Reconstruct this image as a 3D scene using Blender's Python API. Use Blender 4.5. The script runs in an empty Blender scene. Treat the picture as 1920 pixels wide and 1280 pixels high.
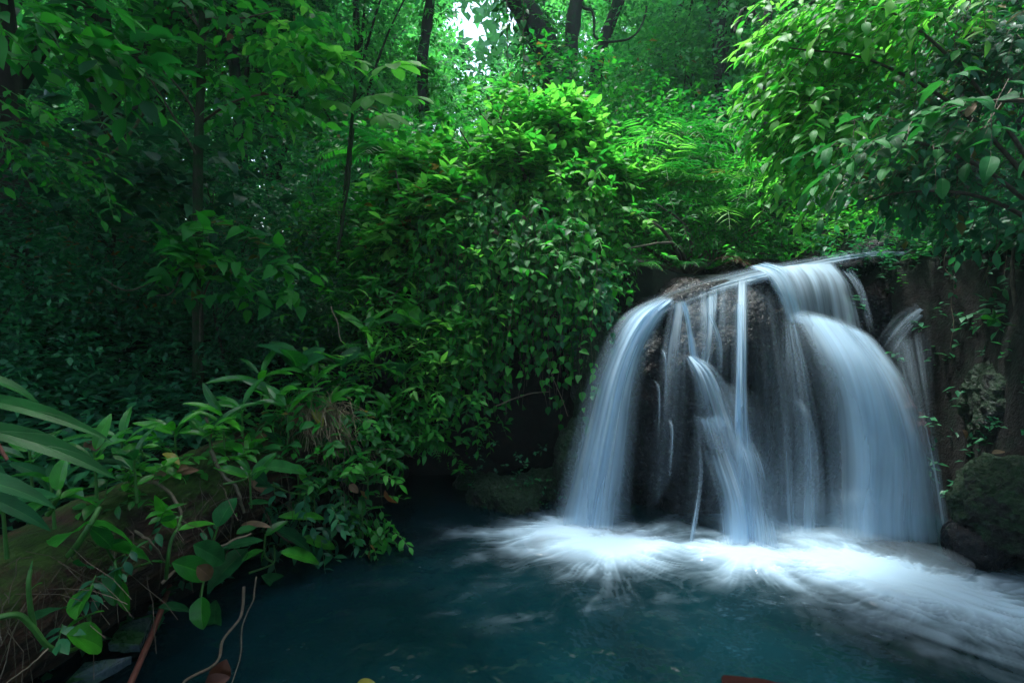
import bpy, bmesh, math, random
import numpy as np
from mathutils import Vector

rng = np.random.default_rng(11)
random.seed(5)
scene = bpy.context.scene
COL = scene.collection

# ------------------------------------------------------------------ camera
CAMZ = 2.0
PITCH = math.radians(4.77)
FX = 960.0
cd = bpy.data.cameras.new("camera")
cd.sensor_width = 36.0
cd.lens = 18.0
cd.clip_start = 0.02
cd.clip_end = 3000
cam = bpy.data.objects.new("camera", cd)
COL.objects.link(cam)
cam.location = (0, 0, CAMZ)
cam.rotation_euler = (math.pi / 2 - PITCH, 0, 0)
scene.camera = cam

# ------------------------------------------------------------------ world, sun, exposure
SUN_EL, SUN_AZ = math.radians(74), math.radians(-25)     # azimuth from +Y towards +X
world = bpy.data.worlds.new("World")
scene.world = world
world.use_nodes = True
wn = world.node_tree.nodes
wl = world.node_tree.links
bg = wn.get("Background") or wn.new("ShaderNodeBackground")
sky = wn.new("ShaderNodeTexSky")
sky.sky_type = 'NISHITA'
sky.sun_disc = False
sky.sun_elevation = SUN_EL
sky.sun_rotation = SUN_AZ
sky.air_density = 1.2
sky.dust_density = 3.0
wl.new(sky.outputs[0], bg.inputs[0])
bg.inputs[1].default_value = 0.15
sl = bpy.data.lights.new("sun", 'SUN')
sl.energy = 1.8
sl.angle = math.radians(8)
sl.color = (0.90, 1.0, 0.97)
sun = bpy.data.objects.new("sun", sl)
COL.objects.link(sun)
sdir = Vector((math.sin(SUN_AZ) * math.cos(SUN_EL), math.cos(SUN_AZ) * math.cos(SUN_EL), math.sin(SUN_EL)))
sun.rotation_euler = sdir.to_track_quat('Z', 'Y').to_euler()
sun.location = sdir * 40
scene.view_settings.view_transform = 'Standard'
scene.view_settings.look = 'None'
scene.view_settings.exposure = 2.0
scene.view_settings.gamma = 1.0
scene.render.engine = 'CYCLES'
cy = scene.cycles
cy.max_bounces = 7
cy.diffuse_bounces = 3
cy.glossy_bounces = 2
cy.transmission_bounces = 3
cy.transparent_max_bounces = 24
cy.volume_bounces = 1
cy.use_denoising = True
cy.sample_clamp_indirect = 4.0
cy.caustics_reflective = False
cy.caustics_refractive = False

# ------------------------------------------------------------------ placement helpers
_f = np.array([0, math.cos(PITCH), -math.sin(PITCH)])
_u = np.array([0, math.sin(PITCH), math.cos(PITCH)])
_x = np.array([1.0, 0, 0])


def P(px, py, d):
    """world point that stands d metres away along the view, at photo pixel (1920 wide)"""
    return np.array([0, 0, CAMZ]) + d * (_f + (px - 960) / FX * _x - (py - 640) / FX * _u)


def G(px, py, z=0.0):
    b = -(py - 640) / FX
    d = (z - CAMZ) / (-math.sin(PITCH) + b * math.cos(PITCH))
    return P(px, py, d)


def norm(a):
    a = np.asarray(a, float)
    return a / np.maximum(np.linalg.norm(a, axis=-1, keepdims=True), 1e-9)


def spline(pts, n):
    p = np.asarray(pts, float)
    if len(p) == 2:
        t = np.linspace(0, 1, n)[:, None]
        return p[0] * (1 - t) + p[1] * t
    q = np.vstack([2 * p[0] - p[1], p, 2 * p[-1] - p[-2]])
    out = []
    m = len(p) - 1
    for t in np.linspace(0, m, n):
        i = min(int(t), m - 1)
        f = t - i
        a, b, c, d = q[i], q[i + 1], q[i + 2], q[i + 3]
        out.append(0.5 * ((2 * b) + (c - a) * f + (2 * a - 5 * b + 4 * c - d) * f * f + (3 * b - a - 3 * c + d) * f ** 3))
    return np.array(out)


def _hash(ix, iy, iz, seed):
    h = (ix.astype(np.int64) * 374761393 + iy.astype(np.int64) * 668265263 + iz.astype(np.int64) * 2147483647 + seed * 1274126177) & 0xffffffff
    h = ((h ^ (h >> 13)) * 1274126177) & 0xffffffff
    h = ((h ^ (h >> 16)) * 2246822519) & 0xffffffff
    return ((h ^ (h >> 15)) & 0xffffff) / float(0xffffff)


def noise3(x, y, z, seed=0):
    x, y, z = np.broadcast_arrays(np.asarray(x, float), y, z)
    ix, iy, iz = np.floor(x), np.floor(y), np.floor(z)
    fx, fy, fz = x - ix, y - iy, z - iz
    fx, fy, fz = [f * f * (3 - 2 * f) for f in (fx, fy, fz)]
    r = 0
    for a in (0, 1):
        for b in (0, 1):
            for c in (0, 1):
                r = r + _hash(ix + a, iy + b, iz + c, seed) * (fx if a else 1 - fx) * (fy if b else 1 - fy) * (fz if c else 1 - fz)
    return r


def fbm(x, y, z=0.0, seed=0, o=4, g=0.5):
    r, a, s = 0, 1.0, 0
    for i in range(o):
        r = r + a * noise3(np.asarray(x) * 2 ** i + 17.3 * i, np.asarray(y) * 2 ** i + 5.1 * i, np.asarray(z) * 2 ** i, seed + i)
        s += a
        a *= g
    return r / s


def sstep(a, b, x):
    t = np.clip((np.asarray(x, float) - a) / (b - a), 0, 1)
    return t * t * (3 - 2 * t)


# ------------------------------------------------------------------ mesh builder
class MB:
    def __init__(self):
        self.v, self.fl, self.ft, self.uv, self.rnd, self.n = [], [], [], [], [], 0
        self.dens = []

    def add(self, v, loops, tot, uv, rnd, dens=None):
        """v (N,3); loops flat idx; tot per face; uv per loop (L,2); rnd per face; dens per vertex"""
        self.v.append(v)
        self.fl.append(loops + self.n)
        self.ft.append(tot)
        self.uv.append(uv)
        self.rnd.append(rnd)
        self.dens.append(np.zeros(len(v)) if dens is None else dens)
        self.n += len(v)

    def grid(self, V, rnd=0.5, dens=None, uvs=None):
        """V (a,b,3) grid of points"""
        a, b = V.shape[:2]
        idx = np.arange(a * b).reshape(a, b)
        q = np.stack([idx[:-1, :-1], idx[:-1, 1:], idx[1:, 1:], idx[1:, :-1]], -1).reshape(-1, 4)
        if uvs is None:
            uu, vv = np.meshgrid(np.linspace(0, 1, b), np.linspace(0, 1, a))
            uvs = np.stack([uu, vv], -1)
        uvf = uvs.reshape(-1, 2)[q.ravel()]
        self.add(V.reshape(-1, 3), q.ravel(), np.full(len(q), 4), uvf, np.full(len(q), rnd), None if dens is None else dens.ravel())

    def build(self, name, mat, parent=None, smooth=True, loc=None):
        v = np.concatenate(self.v)
        if loc is not None:
            v = v - np.asarray(loc)
        fl = np.concatenate(self.fl).astype(np.int32)
        ft = np.concatenate(self.ft).astype(np.int32)
        uv = np.concatenate(self.uv)
        rn = np.concatenate(self.rnd)
        me = bpy.data.meshes.new(name)
        me.vertices.add(len(v))
        me.vertices.foreach_set("co", v.astype(np.float32).ravel())
        me.loops.add(len(fl))
        me.loops.foreach_set("vertex_index", fl)
        me.polygons.add(len(ft))
        st = np.concatenate([[0], np.cumsum(ft)[:-1]]).astype(np.int32)
        me.polygons.foreach_set("loop_start", st)
        me.polygons.foreach_set("use_smooth", np.full(len(ft), smooth))
        ul = me.uv_layers.new(name="UVMap")
        ul.data.foreach_set("uv", uv.astype(np.float32).ravel())
        at = me.attributes.new("rnd", 'FLOAT', 'FACE')
        at.data.foreach_set("value", rn.astype(np.float32))
        if any(d.any() for d in self.dens):
            at = me.attributes.new("dens", 'FLOAT', 'POINT')
            at.data.foreach_set("value", np.concatenate(self.dens).astype(np.float32))
        me.update(calc_edges=True)
        me.validate()
        if mat:
            me.materials.append(mat)
        ob = bpy.data.objects.new(name, me)
        COL.objects.link(ob)
        if parent is not None:
            ob.parent = parent
        return ob


# leaf templates -------------------------------------------------------------
def leaf_tmpl(ys, ws, cols=(-1, 0, 1), fold=0.12, petiole=0.0, wave=0.0):
    V, UV = [], []
    nc = len(cols)
    ys = list(ys)
    ws = list(ws)
    if petiole > 0:
        ys = [-petiole] + ys
        ws = [0.03] + ws
    for i, (y, w) in enumerate(zip(ys, ws)):
        for c in cols:
            z = fold * abs(c) * w + wave * math.sin(i * 2.1 + c) * abs(c) * w
            V.append((c * w * 0.5, y, z))
            UV.append((0.5 + c * 0.5, max(y, 0)))
    F = []
    for i in range(len(ys) - 1):
        for j in range(nc - 1):
            F.append((i * nc + j, i * nc + j + 1, (i + 1) * nc + j + 1, (i + 1) * nc + j))
    return dict(v=np.array(V), f=F, uv=np.array(UV))


def tri_tmpl(w=1.0, ym=0.42, fold=0.14):
    V = np.array([(0, 0, 0), (w * .5, ym, fold * w), (0, ym + .03, 0), (-w * .5, ym, fold * w), (0, 1, 0)])
    F = [(0, 1, 2), (0, 2, 3), (2, 1, 4), (2, 4, 3)]
    UV = np.array([(.5, 0), (1, ym), (.5, ym), (0, ym), (.5, 1)])
    return dict(v=V, f=F, uv=UV)


T_LO = tri_tmpl()
T_OV = leaf_tmpl([0, .1, .3, .55, .8, 1], [.06, .5, .95, 1, .5, .02], petiole=.18)
T_HEART = leaf_tmpl([-.08, .06, .25, .5, .78, 1], [.55, .98, 1, .78, .3, .02], fold=.14)
T_LANCE = leaf_tmpl([0, .15, .4, .7, 1], [.1, .75, 1, .6, .02], fold=.2)
T_NEAR = leaf_tmpl([0, .04, .12, .22, .34, .47, .6, .72, .83, .92, .97, 1],
                   [.05, .3, .62, .86, .98, 1, .93, .78, .56, .32, .15, .01],
                   cols=(-1, -.55, -.06, .06, .55, 1), fold=.16, petiole=.0, wave=.03)
T_BLADE = leaf_tmpl([0, .05, .15, .3, .45, .6, .72, .84, .93, 1],
                    [.25, .5, .8, .97, 1, .93, .76, .5, .25, .01],
                    cols=(-1, -.55, -.05, .05, .55, 1), fold=.2, wave=.02)


def add_leaves(mb, pos, d, n, size, width, curl, t, rnd=None, wcurl=None):
    pos = np.asarray(pos, float)
    N = len(pos)
    if N == 0:
        return
    size = np.broadcast_to(np.asarray(size, float), (N,))
    width = np.broadcast_to(np.asarray(width, float), (N,))
    curl = np.broadcast_to(np.asarray(curl, float), (N,))
    if rnd is None:
        rnd = rng.random(N)
    d = norm(d)
    x = norm(np.cross(d, n))
    z = np.cross(x, d)
    tv = t['v']
    lv = np.repeat(tv[None], N, 0).copy()
    lv[:, :, 0] *= width[:, None]
    lv[:, :, 2] = lv[:, :, 2] * width[:, None] - curl[:, None] * np.clip(lv[:, :, 1], 0, 2) ** 2
    lv[:, :, 1] -= 0.25 * np.abs(curl[:, None]) * np.clip(lv[:, :, 1], 0, 2) ** 3
    lv *= size[:, None, None]
    R = np.stack([x, d, z], 1)
    w = np.einsum('nvk,nkj->nvj', lv, R) + pos[:, None]
    nv = len(tv)
    f = t['f']
    fl = np.array([i for q in f for i in q])
    tot = np.array([len(q) for q in f])
    loops = (fl[None] + (np.arange(N) * nv)[:, None]).ravel()
    mb.add(w.reshape(-1, 3), loops, np.tile(tot, N), np.tile(t['uv'][fl], (N, 1)), np.repeat(rnd, len(f)))


def tubes(mb, PT, R, sides=3, rnd=.5, bump=0.0):
    """PT (N,k,3) polylines; R (k,) or (N,k) radii"""
    PT = np.asarray(PT, float)
    if PT.ndim == 2:
        PT = PT[None]
    N, k = PT.shape[:2]
    R = np.broadcast_to(np.asarray(R, float), (N, k))
    T = norm(np.gradient(PT, axis=1))
    m = norm(T.mean(1))
    ref = np.where(np.abs(m[:, 2:3]) > .8, np.array([[1.0, .2, 0]]), np.array([[0.05, 0, 1.0]]))
    A = norm(np.cross(T, ref[:, None]))
    B = np.cross(T, A)
    th = np.linspace(0, 2 * math.pi, sides + 1)
    ring = A[:, :, None] * np.cos(th)[None, None, :, None] + B[:, :, None] * np.sin(th)[None, None, :, None]
    rr = R[:, :, None, None]
    if bump > 0:
        q = PT[:, :, None] + ring * rr
        nz = fbm(q[..., 0] * 3, q[..., 1] * 3, q[..., 2] * 3, 3, 3) - .5
        nz2 = fbm(np.cos(th)[None, None] * 2 + 0 * nz, np.sin(th)[None, None] * 2 + 0 * nz, q[..., 1] * .7 + q[..., 2] * .7, 9, 3) - .5
        rr = rr * (1 + bump * 1.2 * nz[..., None] + bump * nz2[..., None])
    V = PT[:, :, None] + ring * rr
    V[:, :, -1] = V[:, :, 0]
    S = sides + 1
    idx = np.arange(k * S).reshape(k, S)
    q = np.stack([idx[:-1, :-1], idx[:-1, 1:], idx[1:, 1:], idx[1:, :-1]], -1).reshape(-1)
    loops = (q[None] + (np.arange(N) * k * S)[:, None]).ravel()
    uu, vv = np.meshgrid(np.linspace(0, 1, S), np.linspace(0, 1, k))
    uv = np.stack([uu, vv], -1).reshape(-1, 2)[q]
    mb.add(V.reshape(-1, 3), loops, np.full(len(loops) // 4, 4), np.tile(uv, (N, 1)), np.full(len(loops) // 4, rnd))


UP = np.array([0, 0, 1.0])


def shoots(ml, ms, O, T, L, m, size, width=.45, tmpl=T_LO, curl=.15, whorl=False, droop=.25, up=1.0, stem_r=.003, jit=.3, rnd=None):
    """leafy shoots: N twigs starting at O, heading T, length L, with m leaves each"""
    N = len(O)
    if N == 0:
        return
    L = np.broadcast_to(np.asarray(L, float), (N,))
    T = norm(T)
    size = np.broadcast_to(np.asarray(size, float), (N,))
    s = norm(np.cross(T, UP) + 1e-4)
    base_r = rng.random(N) if rnd is None else rnd
    for k in range(m):
        f = (k + .6) / m
        p = O + T * (L * f)[:, None] + np.array([0, 0, -1.0]) * (droop * L * f * f)[:, None]
        if whorl:
            ph = k * 2.4 + rng.random(N) * .5
            u2 = np.cross(s, T)
            d = T * .35 + s * np.cos(ph)[:, None] + u2 * np.sin(ph)[:, None]
            d[:, 2] *= .5
            d[:, 2] -= .1
        else:
            sg = 1 if k % 2 else -1
            spread = .95 * (1 - .75 * (k == m - 1))
            d = T * (.45 + .5 * (k == m - 1)) + s * sg * spread - UP * .25
        d = norm(d) + rng.normal(0, jit, (N, 3))
        nn = UP * up + T * .25 + rng.normal(0, jit * 1.1, (N, 3))
        sz = size * rng.uniform(.65, 1.15, N) * (1 if k else .85)
        rr = np.clip(base_r + rng.normal(0, .14, N) + .12 * (k >= m - 2), 0, 1)
        add_leaves(ml, p, d, nn, sz, width * rng.uniform(.85, 1.15, N), curl * rng.uniform(.3, 1.6, N), tmpl, rr)
    if ms is not None:
        k3 = np.linspace(0, 1, 3)
        PT = O[:, None] + T[:, None] * (L[:, None] * k3)[..., None] - UP * (droop * L[:, None] * k3 ** 2)[..., None]
        tubes(ms, PT, np.array([1, .8, .4]) * stem_r, 3)


def blob_points(blobs, n, shell=.55, gap=.0, gf=1.2, seed=1, lower=True):
    """points spread through ellipsoids, mostly near their outside, with noise gaps"""
    B = np.array(blobs, float)
    wgt = (B[:, 3] * B[:, 4] + B[:, 4] * B[:, 5] + B[:, 3] * B[:, 5])
    k = rng.choice(len(B), n * 3, p=wgt / wgt.sum())
    dd = norm(rng.normal(size=(n * 3, 3)))
    r = 1 - (1 - shell) * rng.random(n * 3) ** 1.5
    pos = B[k, :3] + dd * B[k, 3:6] * r[:, None]
    nz = fbm(pos[:, 0] * gf, pos[:, 1] * gf, pos[:, 2] * gf, seed, 3)
    pos = pos + dd * ((nz - .5) * .5 * B[k, 3:6].min(1))[:, None]
    keep = nz > gap
    pos, dd = pos[keep][:n], dd[keep][:n]
    return pos, dd


# ------------------------------------------------------------------ materials
def mat(name):
    m = bpy.data.materials.new(name)
    m.use_nodes = True
    nt = m.node_tree
    nt.nodes.clear()
    out = nt.nodes.new("ShaderNodeOutputMaterial")
    return m, nt, out


def nd(nt, t, **kw):
    n = nt.nodes.new(t)
    for k, v in kw.items():
        if hasattr(n, k):
            setattr(n, k, v)
    return n


def math_node(nt, op, a, b=None, c=None, clamp=False):
    n = nt.nodes.new("ShaderNodeMath")
    n.operation = op
    n.use_clamp = clamp
    for i, v in enumerate((a, b, c)):
        if v is None:
            continue
        if isinstance(v, (int, float)):
            n.inputs[i].default_value = v
        else:
            nt.links.new(v, n.inputs[i])
    return n.outputs[0]


def ramp(nt, fac, stops, interp='LINEAR'):
    r = nt.nodes.new("ShaderNodeValToRGB")
    r.color_ramp.interpolation = interp
    el = r.color_ramp.elements
    while len(el) < len(stops):
        el.new(.5)
    for e, (p, c) in zip(el, stops):
        e.position = p
        e.color = (*c, 1) if len(c) == 3 else c
    nt.links.new(fac, r.inputs[0])
    return r.outputs[0]


def leaf_mat(name, c0, c1, c2, trans=.4, rough=.42, veins=0.0, tgain=1.9, brown=0.0, spec=.5, vn=9.0):
    m, nt, out = mat(name)
    L = nt.links
    at = nd(nt, "ShaderNodeAttribute")
    at.attribute_name = "rnd"
    oi = nd(nt, "ShaderNodeObjectInfo")
    fac = math_node(nt, 'ADD', math_node(nt, 'MULTIPLY', at.outputs['Fac'], .85), math_node(nt, 'MULTIPLY', oi.outputs['Random'], .15))
    stops = [(0, c0), (.45, c1), (.93, c2)]
    if brown > 0:
        stops = [(0, (.20, .085, .03)), (brown, (.16, .12, .03)), (brown + .02, c0), (.5, c1), (.95, c2)]
    col = ramp(nt, fac, stops)
    if veins > 0:
        uv = nd(nt, "ShaderNodeUVMap")
        uv.uv_map = "UVMap"
        sp = nd(nt, "ShaderNodeSeparateXYZ")
        L.new(uv.outputs[0], sp.inputs[0])
        au = math_node(nt, 'ABSOLUTE', math_node(nt, 'SUBTRACT', sp.outputs[0], .5))
        mid = math_node(nt, 'SUBTRACT', 1.0, math_node(nt, 'MULTIPLY', au, 28.0), clamp=True)
        ph = math_node(nt, 'SUBTRACT', math_node(nt, 'MULTIPLY', sp.outputs[1], vn), math_node(nt, 'MULTIPLY', au, vn * .75))
        fr = math_node(nt, 'FRACT', ph)
        side = math_node(nt, 'ABSOLUTE', math_node(nt, 'SUBTRACT', fr, .5))
        side = math_node(nt, 'SUBTRACT', 1.0, math_node(nt, 'MULTIPLY', side, 11.0), clamp=True)
        vv = math_node(nt, 'ADD', mid, math_node(nt, 'MULTIPLY', side, .3), clamp=True)
        mx = nd(nt, "ShaderNodeMix", data_type='RGBA')
        L.new(math_node(nt, 'MULTIPLY', vv, veins), mx.inputs[0])
        L.new(col, mx.inputs[6])
        mx.inputs[7].default_value = (c2[0] * 1.8 + .03, c2[1] * 1.35 + .03, c2[2] * 1.8 + .01, 1)
        # blotches
        tx = nd(nt, "ShaderNodeTexNoise")
        tx.inputs['Scale'].default_value = 14
        tx.inputs['Detail'].default_value = 4
        geo = nd(nt, "ShaderNodeNewGeometry")
        L.new(geo.outputs['Position'], tx.inputs['Vector'])
        m2 = nd(nt, "ShaderNodeMix", data_type='RGBA')
        m2.blend_type = 'MULTIPLY'
        m2.inputs[0].default_value = 1
        L.new(mx.outputs[2], m2.inputs[6])
        L.new(ramp(nt, tx.outputs[0], [(.3, (.6, .65, .6)), (.6, (1.1, 1.1, 1.1))]), m2.inputs[7])
        col = m2.outputs[2]
        bp = nd(nt, "ShaderNodeBump")
        bp.inputs['Strength'].default_value = .35
        bp.inputs['Distance'].default_value = .004
        L.new(math_node(nt, 'SUBTRACT', tx.outputs[0], vv), bp.inputs['Height'])
    pb = nd(nt, "ShaderNodeBsdfPrincipled")
    L.new(col, pb.inputs['Base Color'])
    pb.inputs['Roughness'].default_value = rough
    pb.inputs['Specular IOR Level'].default_value = spec
    if veins > 0:
        L.new(bp.outputs[0], pb.inputs['Normal'])
    tr = nd(nt, "ShaderNodeBsdfTranslucent")
    mc = nd(nt, "ShaderNodeMix", data_type='RGBA')
    mc.blend_type = 'MULTIPLY'
    mc.inputs[0].default_value = 1
    L.new(col, mc.inputs[6])
    mc.inputs[7].default_value = (tgain * .78, tgain * 1.1, tgain * .6, 1)
    L.new(mc.outputs[2], tr.inputs[0])
    ms = nd(nt, "ShaderNodeMixShader")
    ms.inputs[0].default_value = trans
    L.new(pb.outputs[0], ms.inputs[1])
    L.new(tr.outputs[0], ms.inputs[2])
    L.new(ms.outputs[0], out.inputs[0])
    return m


def rough_mat(name, stops, scale=6, rough=.8, bump=.4, dist=.02, moss=None, moss_amt=.5, spec=.4, wet=None, stretch=(1, 1, 1)):
    m, nt, out = mat(name)
    L = nt.links
    geo = nd(nt, "ShaderNodeNewGeometry")
    tc = nd(nt, "ShaderNodeTexCoord")
    mp = nd(nt, "ShaderNodeMapping")
    mp.inputs['Scale'].default_value = stretch
    L.new(tc.outputs['Object'], mp.inputs[0])
    n1 = nd(nt, "ShaderNodeTexNoise")
    n1.inputs['Scale'].default_value = scale
    n1.inputs['Detail'].default_value = 8
    n1.inputs['Roughness'].default_value = .65
    L.new(mp.outputs[0], n1.inputs['Vector'])
    col = ramp(nt, n1.outputs[0], stops)
    n2 = nd(nt, "ShaderNodeTexNoise")
    n2.inputs['Scale'].default_value = scale * 5
    n2.inputs['Detail'].default_value = 6
    L.new(mp.outputs[0], n2.inputs['Vector'])
    if moss:
        n3 = nd(nt, "ShaderNodeTexNoise")
        n3.inputs['Scale'].default_value = scale * .45
        n3.inputs['Detail'].default_value = 7
        n3.inputs['Roughness'].default_value = .7
        L.new(tc.outputs['Object'], n3.inputs['Vector'])
        sp = nd(nt, "ShaderNodeSeparateXYZ")
        L.new(geo.outputs['Normal'], sp.inputs[0])
        f = math_node(nt, 'ADD', n3.outputs[0], math_node(nt, 'MULTIPLY', sp.outputs[2], .16))
        f = math_node(nt, 'MULTIPLY', math_node(nt, 'SUBTRACT', f, 1 - moss_amt), 9.0, clamp=True)
        mx = nd(nt, "ShaderNodeMix", data_type='RGBA')
        L.new(f, mx.inputs[0])
        L.new(col, mx.inputs[6])
        L.new(ramp(nt, n2.outputs[0], [(.3, tuple(c * .45 for c in moss)), (.7, moss)]), mx.inputs[7])
        col = mx.outputs[2]
    pb = nd(nt, "ShaderNodeBsdfPrincipled")
    L.new(col, pb.inputs['Base Color'])
    pb.inputs['Specular IOR Level'].default_value = spec
    if wet:
        L.new(ramp(nt, n2.outputs[0], [(.35, (wet[0],) * 3), (.65, (wet[1],) * 3)]), pb.inputs['Roughness'])
    else:
        pb.inputs['Roughness'].default_value = rough
    b = nd(nt, "ShaderNodeBump")
    b.inputs['Strength'].default_value = bump
    b.inputs['Distance'].default_value = dist
    L.new(math_node(nt, 'ADD', n1.outputs[0], math_node(nt, 'MULTIPLY', n2.outputs[0], .5)), b.inputs['Height'])
    L.new(b.outputs[0], pb.inputs['Normal'])
    L.new(pb.outputs[0], out.inputs[0])
    return m


M = {}
M['bright'] = leaf_mat('bright_leaf', (.012, .13, .022), (.045, .26, .035), (.17, .42, .07), trans=.5, brown=.015, tgain=2.0, rough=.5, spec=.3)  # lighter greens stand in for sunlit highlights on the bright side
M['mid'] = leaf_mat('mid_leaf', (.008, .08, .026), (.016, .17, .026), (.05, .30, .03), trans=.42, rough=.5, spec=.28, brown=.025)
M['dark'] = leaf_mat('dark_leaf', (.010, .068, .038), (.017, .125, .058), (.034, .20, .072), trans=.35, rough=.45, spec=.35, brown=.006)  # greens for the shaded side, part of the shade put into the colour
M['teal'] = leaf_mat('teal_leaf', (.014, .08, .05), (.022, .13, .07), (.05, .2, .08), trans=.3, rough=.4, veins=.25, tgain=1.4)
M['far'] = leaf_mat('far_leaf', (.03, .17, .07), (.06, .28, .09), (.12, .40, .11), trans=.45, rough=.55)  # lightened, so distance haze and light are partly in the colour
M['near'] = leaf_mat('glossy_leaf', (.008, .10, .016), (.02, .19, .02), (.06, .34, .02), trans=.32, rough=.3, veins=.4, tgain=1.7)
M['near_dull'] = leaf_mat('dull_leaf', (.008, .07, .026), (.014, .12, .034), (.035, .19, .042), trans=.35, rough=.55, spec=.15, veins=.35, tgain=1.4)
M['blade'] = leaf_mat('blade_leaf', (.004, .055, .012), (.006, .08, .014), (.012, .12, .02), trans=.3, rough=.5, spec=.22, veins=.2, vn=3.0)
M['dry'] = leaf_mat('dry_leaf', (.07, .03, .012), (.16, .08, .035), (.26, .16, .09), trans=.2, rough=.7, veins=.3, tgain=1.1)
M['yellow'] = leaf_mat('yellow_leaf', (.14, .15, .02), (.22, .2, .02), (.3, .26, .04), trans=.3, rough=.5, veins=.3, tgain=1.2)
M['rusty'] = leaf_mat('rust_leaf', (.05, .014, .006), (.10, .026, .010), (.16, .05, .018), trans=.3, rough=.6, tgain=1.2)
M['stem'] = rough_mat('green_stem', [(.3, (.03, .10, .02)), (.7, (.06, .2, .03))], 20, .5, .1, .003)
M['twig'] = rough_mat('brown_twig', [(.3, (.04, .03, .02)), (.7, (.13, .10, .07))], 25, .8, .3, .003)
M['root'] = rough_mat('pale_root', [(.3, (.08, .06, .04)), (.7, (.22, .17, .11))], 25, .8, .3, .003)
M['straw'] = rough_mat('straw', [(.3, (.10, .08, .045)), (.7, (.34, .27, .16))], 25, .8, .2, .003)
M['bark'] = rough_mat('dark_bark', [(.3, (.018, .015, .012)), (.7, (.06, .05, .04))], 5, .9, .7, .03, moss=(.02, .07, .02), moss_amt=.5, stretch=(1, 1, .3))
M['mossbark'] = rough_mat('mossy_bark', [(.3, (.015, .018, .010)), (.7, (.045, .05, .025))], 14, .9, .7, .02, moss=(.015, .06, .012), moss_amt=.55, stretch=(1, 1, .4))
M['log'] = rough_mat('rotten_log_bark', [(.25, (.008, .005, .003)), (.48, (.028, .014, .008)), (.60, (.075, .034, .018)), (.74, (.16, .10, .045))], 6.5, .85, 1.0, .07,
                     moss=(.045, .10, .012), moss_amt=.455, stretch=(1, .35, 1))
M['rock'] = rough_mat('wet_black_rock', [(.3, (.001, .002, .004)), (.6, (.0025, .004, .006)), (.74, (.006, .008, .008)), (.87, (.03, .03, .018))], 5, .3, 1.0, .05, wet=(.12, .6), spec=.25, moss=(.014, .005, .004), moss_amt=.42)
M['mossrock'] = rough_mat('mossy_rock', [(.3, (.003, .004, .004)), (.7, (.014, .014, .012))], 6, .6, 1.0, .09, moss=(.006, .034, .008), moss_amt=.58, wet=(.3, .8))
M['redrock'] = rough_mat('reddish_rock', [(.3, (.02, .009, .009)), (.55, (.07, .024, .02)), (.8, (.14, .05, .035))], 3, .4, .9, .05, wet=(.25, .6))
M['soil'] = rough_mat('leaf_litter_soil', [(.3, (.002, .002, .0018)), (.55, (.006, .005, .004)), (.75, (.022, .013, .008))], 9, .95, .8, .03, moss=(.003, .012, .005), moss_amt=.5)
M['slab'] = rough_mat('wet_slab', [(.3, (.03, .045, .055)), (.7, (.10, .14, .16))], 6, .3, .5, .01, moss=(.02, .08, .02), moss_amt=.47, wet=(.12, .5))
M['pole'] = rough_mat('rusty_pole', [(.3, (.07, .02, .014)), (.7, (.2, .07, .045))], 14, .55, .3, .004, stretch=(1, .2, 1))
M['plank'] = rough_mat('brown_plank', [(.3, (.006, .002, .002)), (.7, (.018, .006, .005))], 8, 1.0, .4, .004, stretch=(.2, 1, 1), spec=.05)


# ------------------------------------------------------------------ object helpers
def tag(o, label=None, cat=None, group=None, kind=None):
    if label:
        o['label'] = label
    if cat:
        o['category'] = cat
    if group:
        o['group'] = group
    if kind:
        o['kind'] = kind
    return o


def thing(name, label, cat, loc=(0, 0, 0), group=None):
    o = bpy.data.objects.new(name, None)
    o.empty_display_size = .1
    COL.objects.link(o)
    o.location = tuple(float(c) for c in loc)
    return tag(o, label, cat, group)


def copy_tree(root, loc, rz=0, s=1.0, label=None, sz=None):
    r = root.copy()
    COL.objects.link(r)
    r.location = tuple(float(c) for c in loc)
    r.rotation_euler = (0, 0, rz)
    r.scale = (s, s, sz or s)
    if label:
        r['label'] = label
    for ch in list(root.children):
        c = ch.copy()
        COL.objects.link(c)
        c.parent = r
    return r


# ------------------------------------------------------------------ terrain
def pool_sdf(x, y):
    """>0 outside the pool (metres-ish)"""
    left = -2.15 - x + .25 * np.sin(y * 2.1)
    back = np.where(x < .7, y - 5.75 - .2 * np.sin(x * 3), y - 5.2)
    right = x - 3.75 - .15 * np.sin(y * 3) - .25 * np.clip(4 - y, 0, 9)
    return np.maximum(np.maximum(left, back), right)


def hgt(x, y):
    x = np.asarray(x, float)
    y = np.asarray(y, float)
    s = pool_sdf(x, y)
    n = fbm(x * .5 + 3, y * .5, 0, 2, 4) - .5
    wl = sstep(.3, -1.2, x)
    land = wl * (.75 + .10 * np.clip(-2.3 - x, 0, 30) + .20 * np.clip(y - 4, 0, 6) + .12 * np.clip(y - 10, 0, 30)) \
        + (1 - wl) * (2.35 + .22 * np.clip(y - 6, 0, 30) + .35 * np.clip(x - 4.2, 0, 12))
    # stream bed above the falls
    stream = sstep(1.4, .9, np.abs(x - 3.0 - .25 * (y - 6))) * sstep(5.0, 5.6, y)
    land = land - stream * np.clip(land - 2.28, 0, 2) * .9
    land = land + n * .7 * sstep(0, 1.5, s)
    return np.where(s > 0, -.5 + (land + .5) * sstep(0, .45, s), -.5 - .6 * sstep(0, -1, s))


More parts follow.
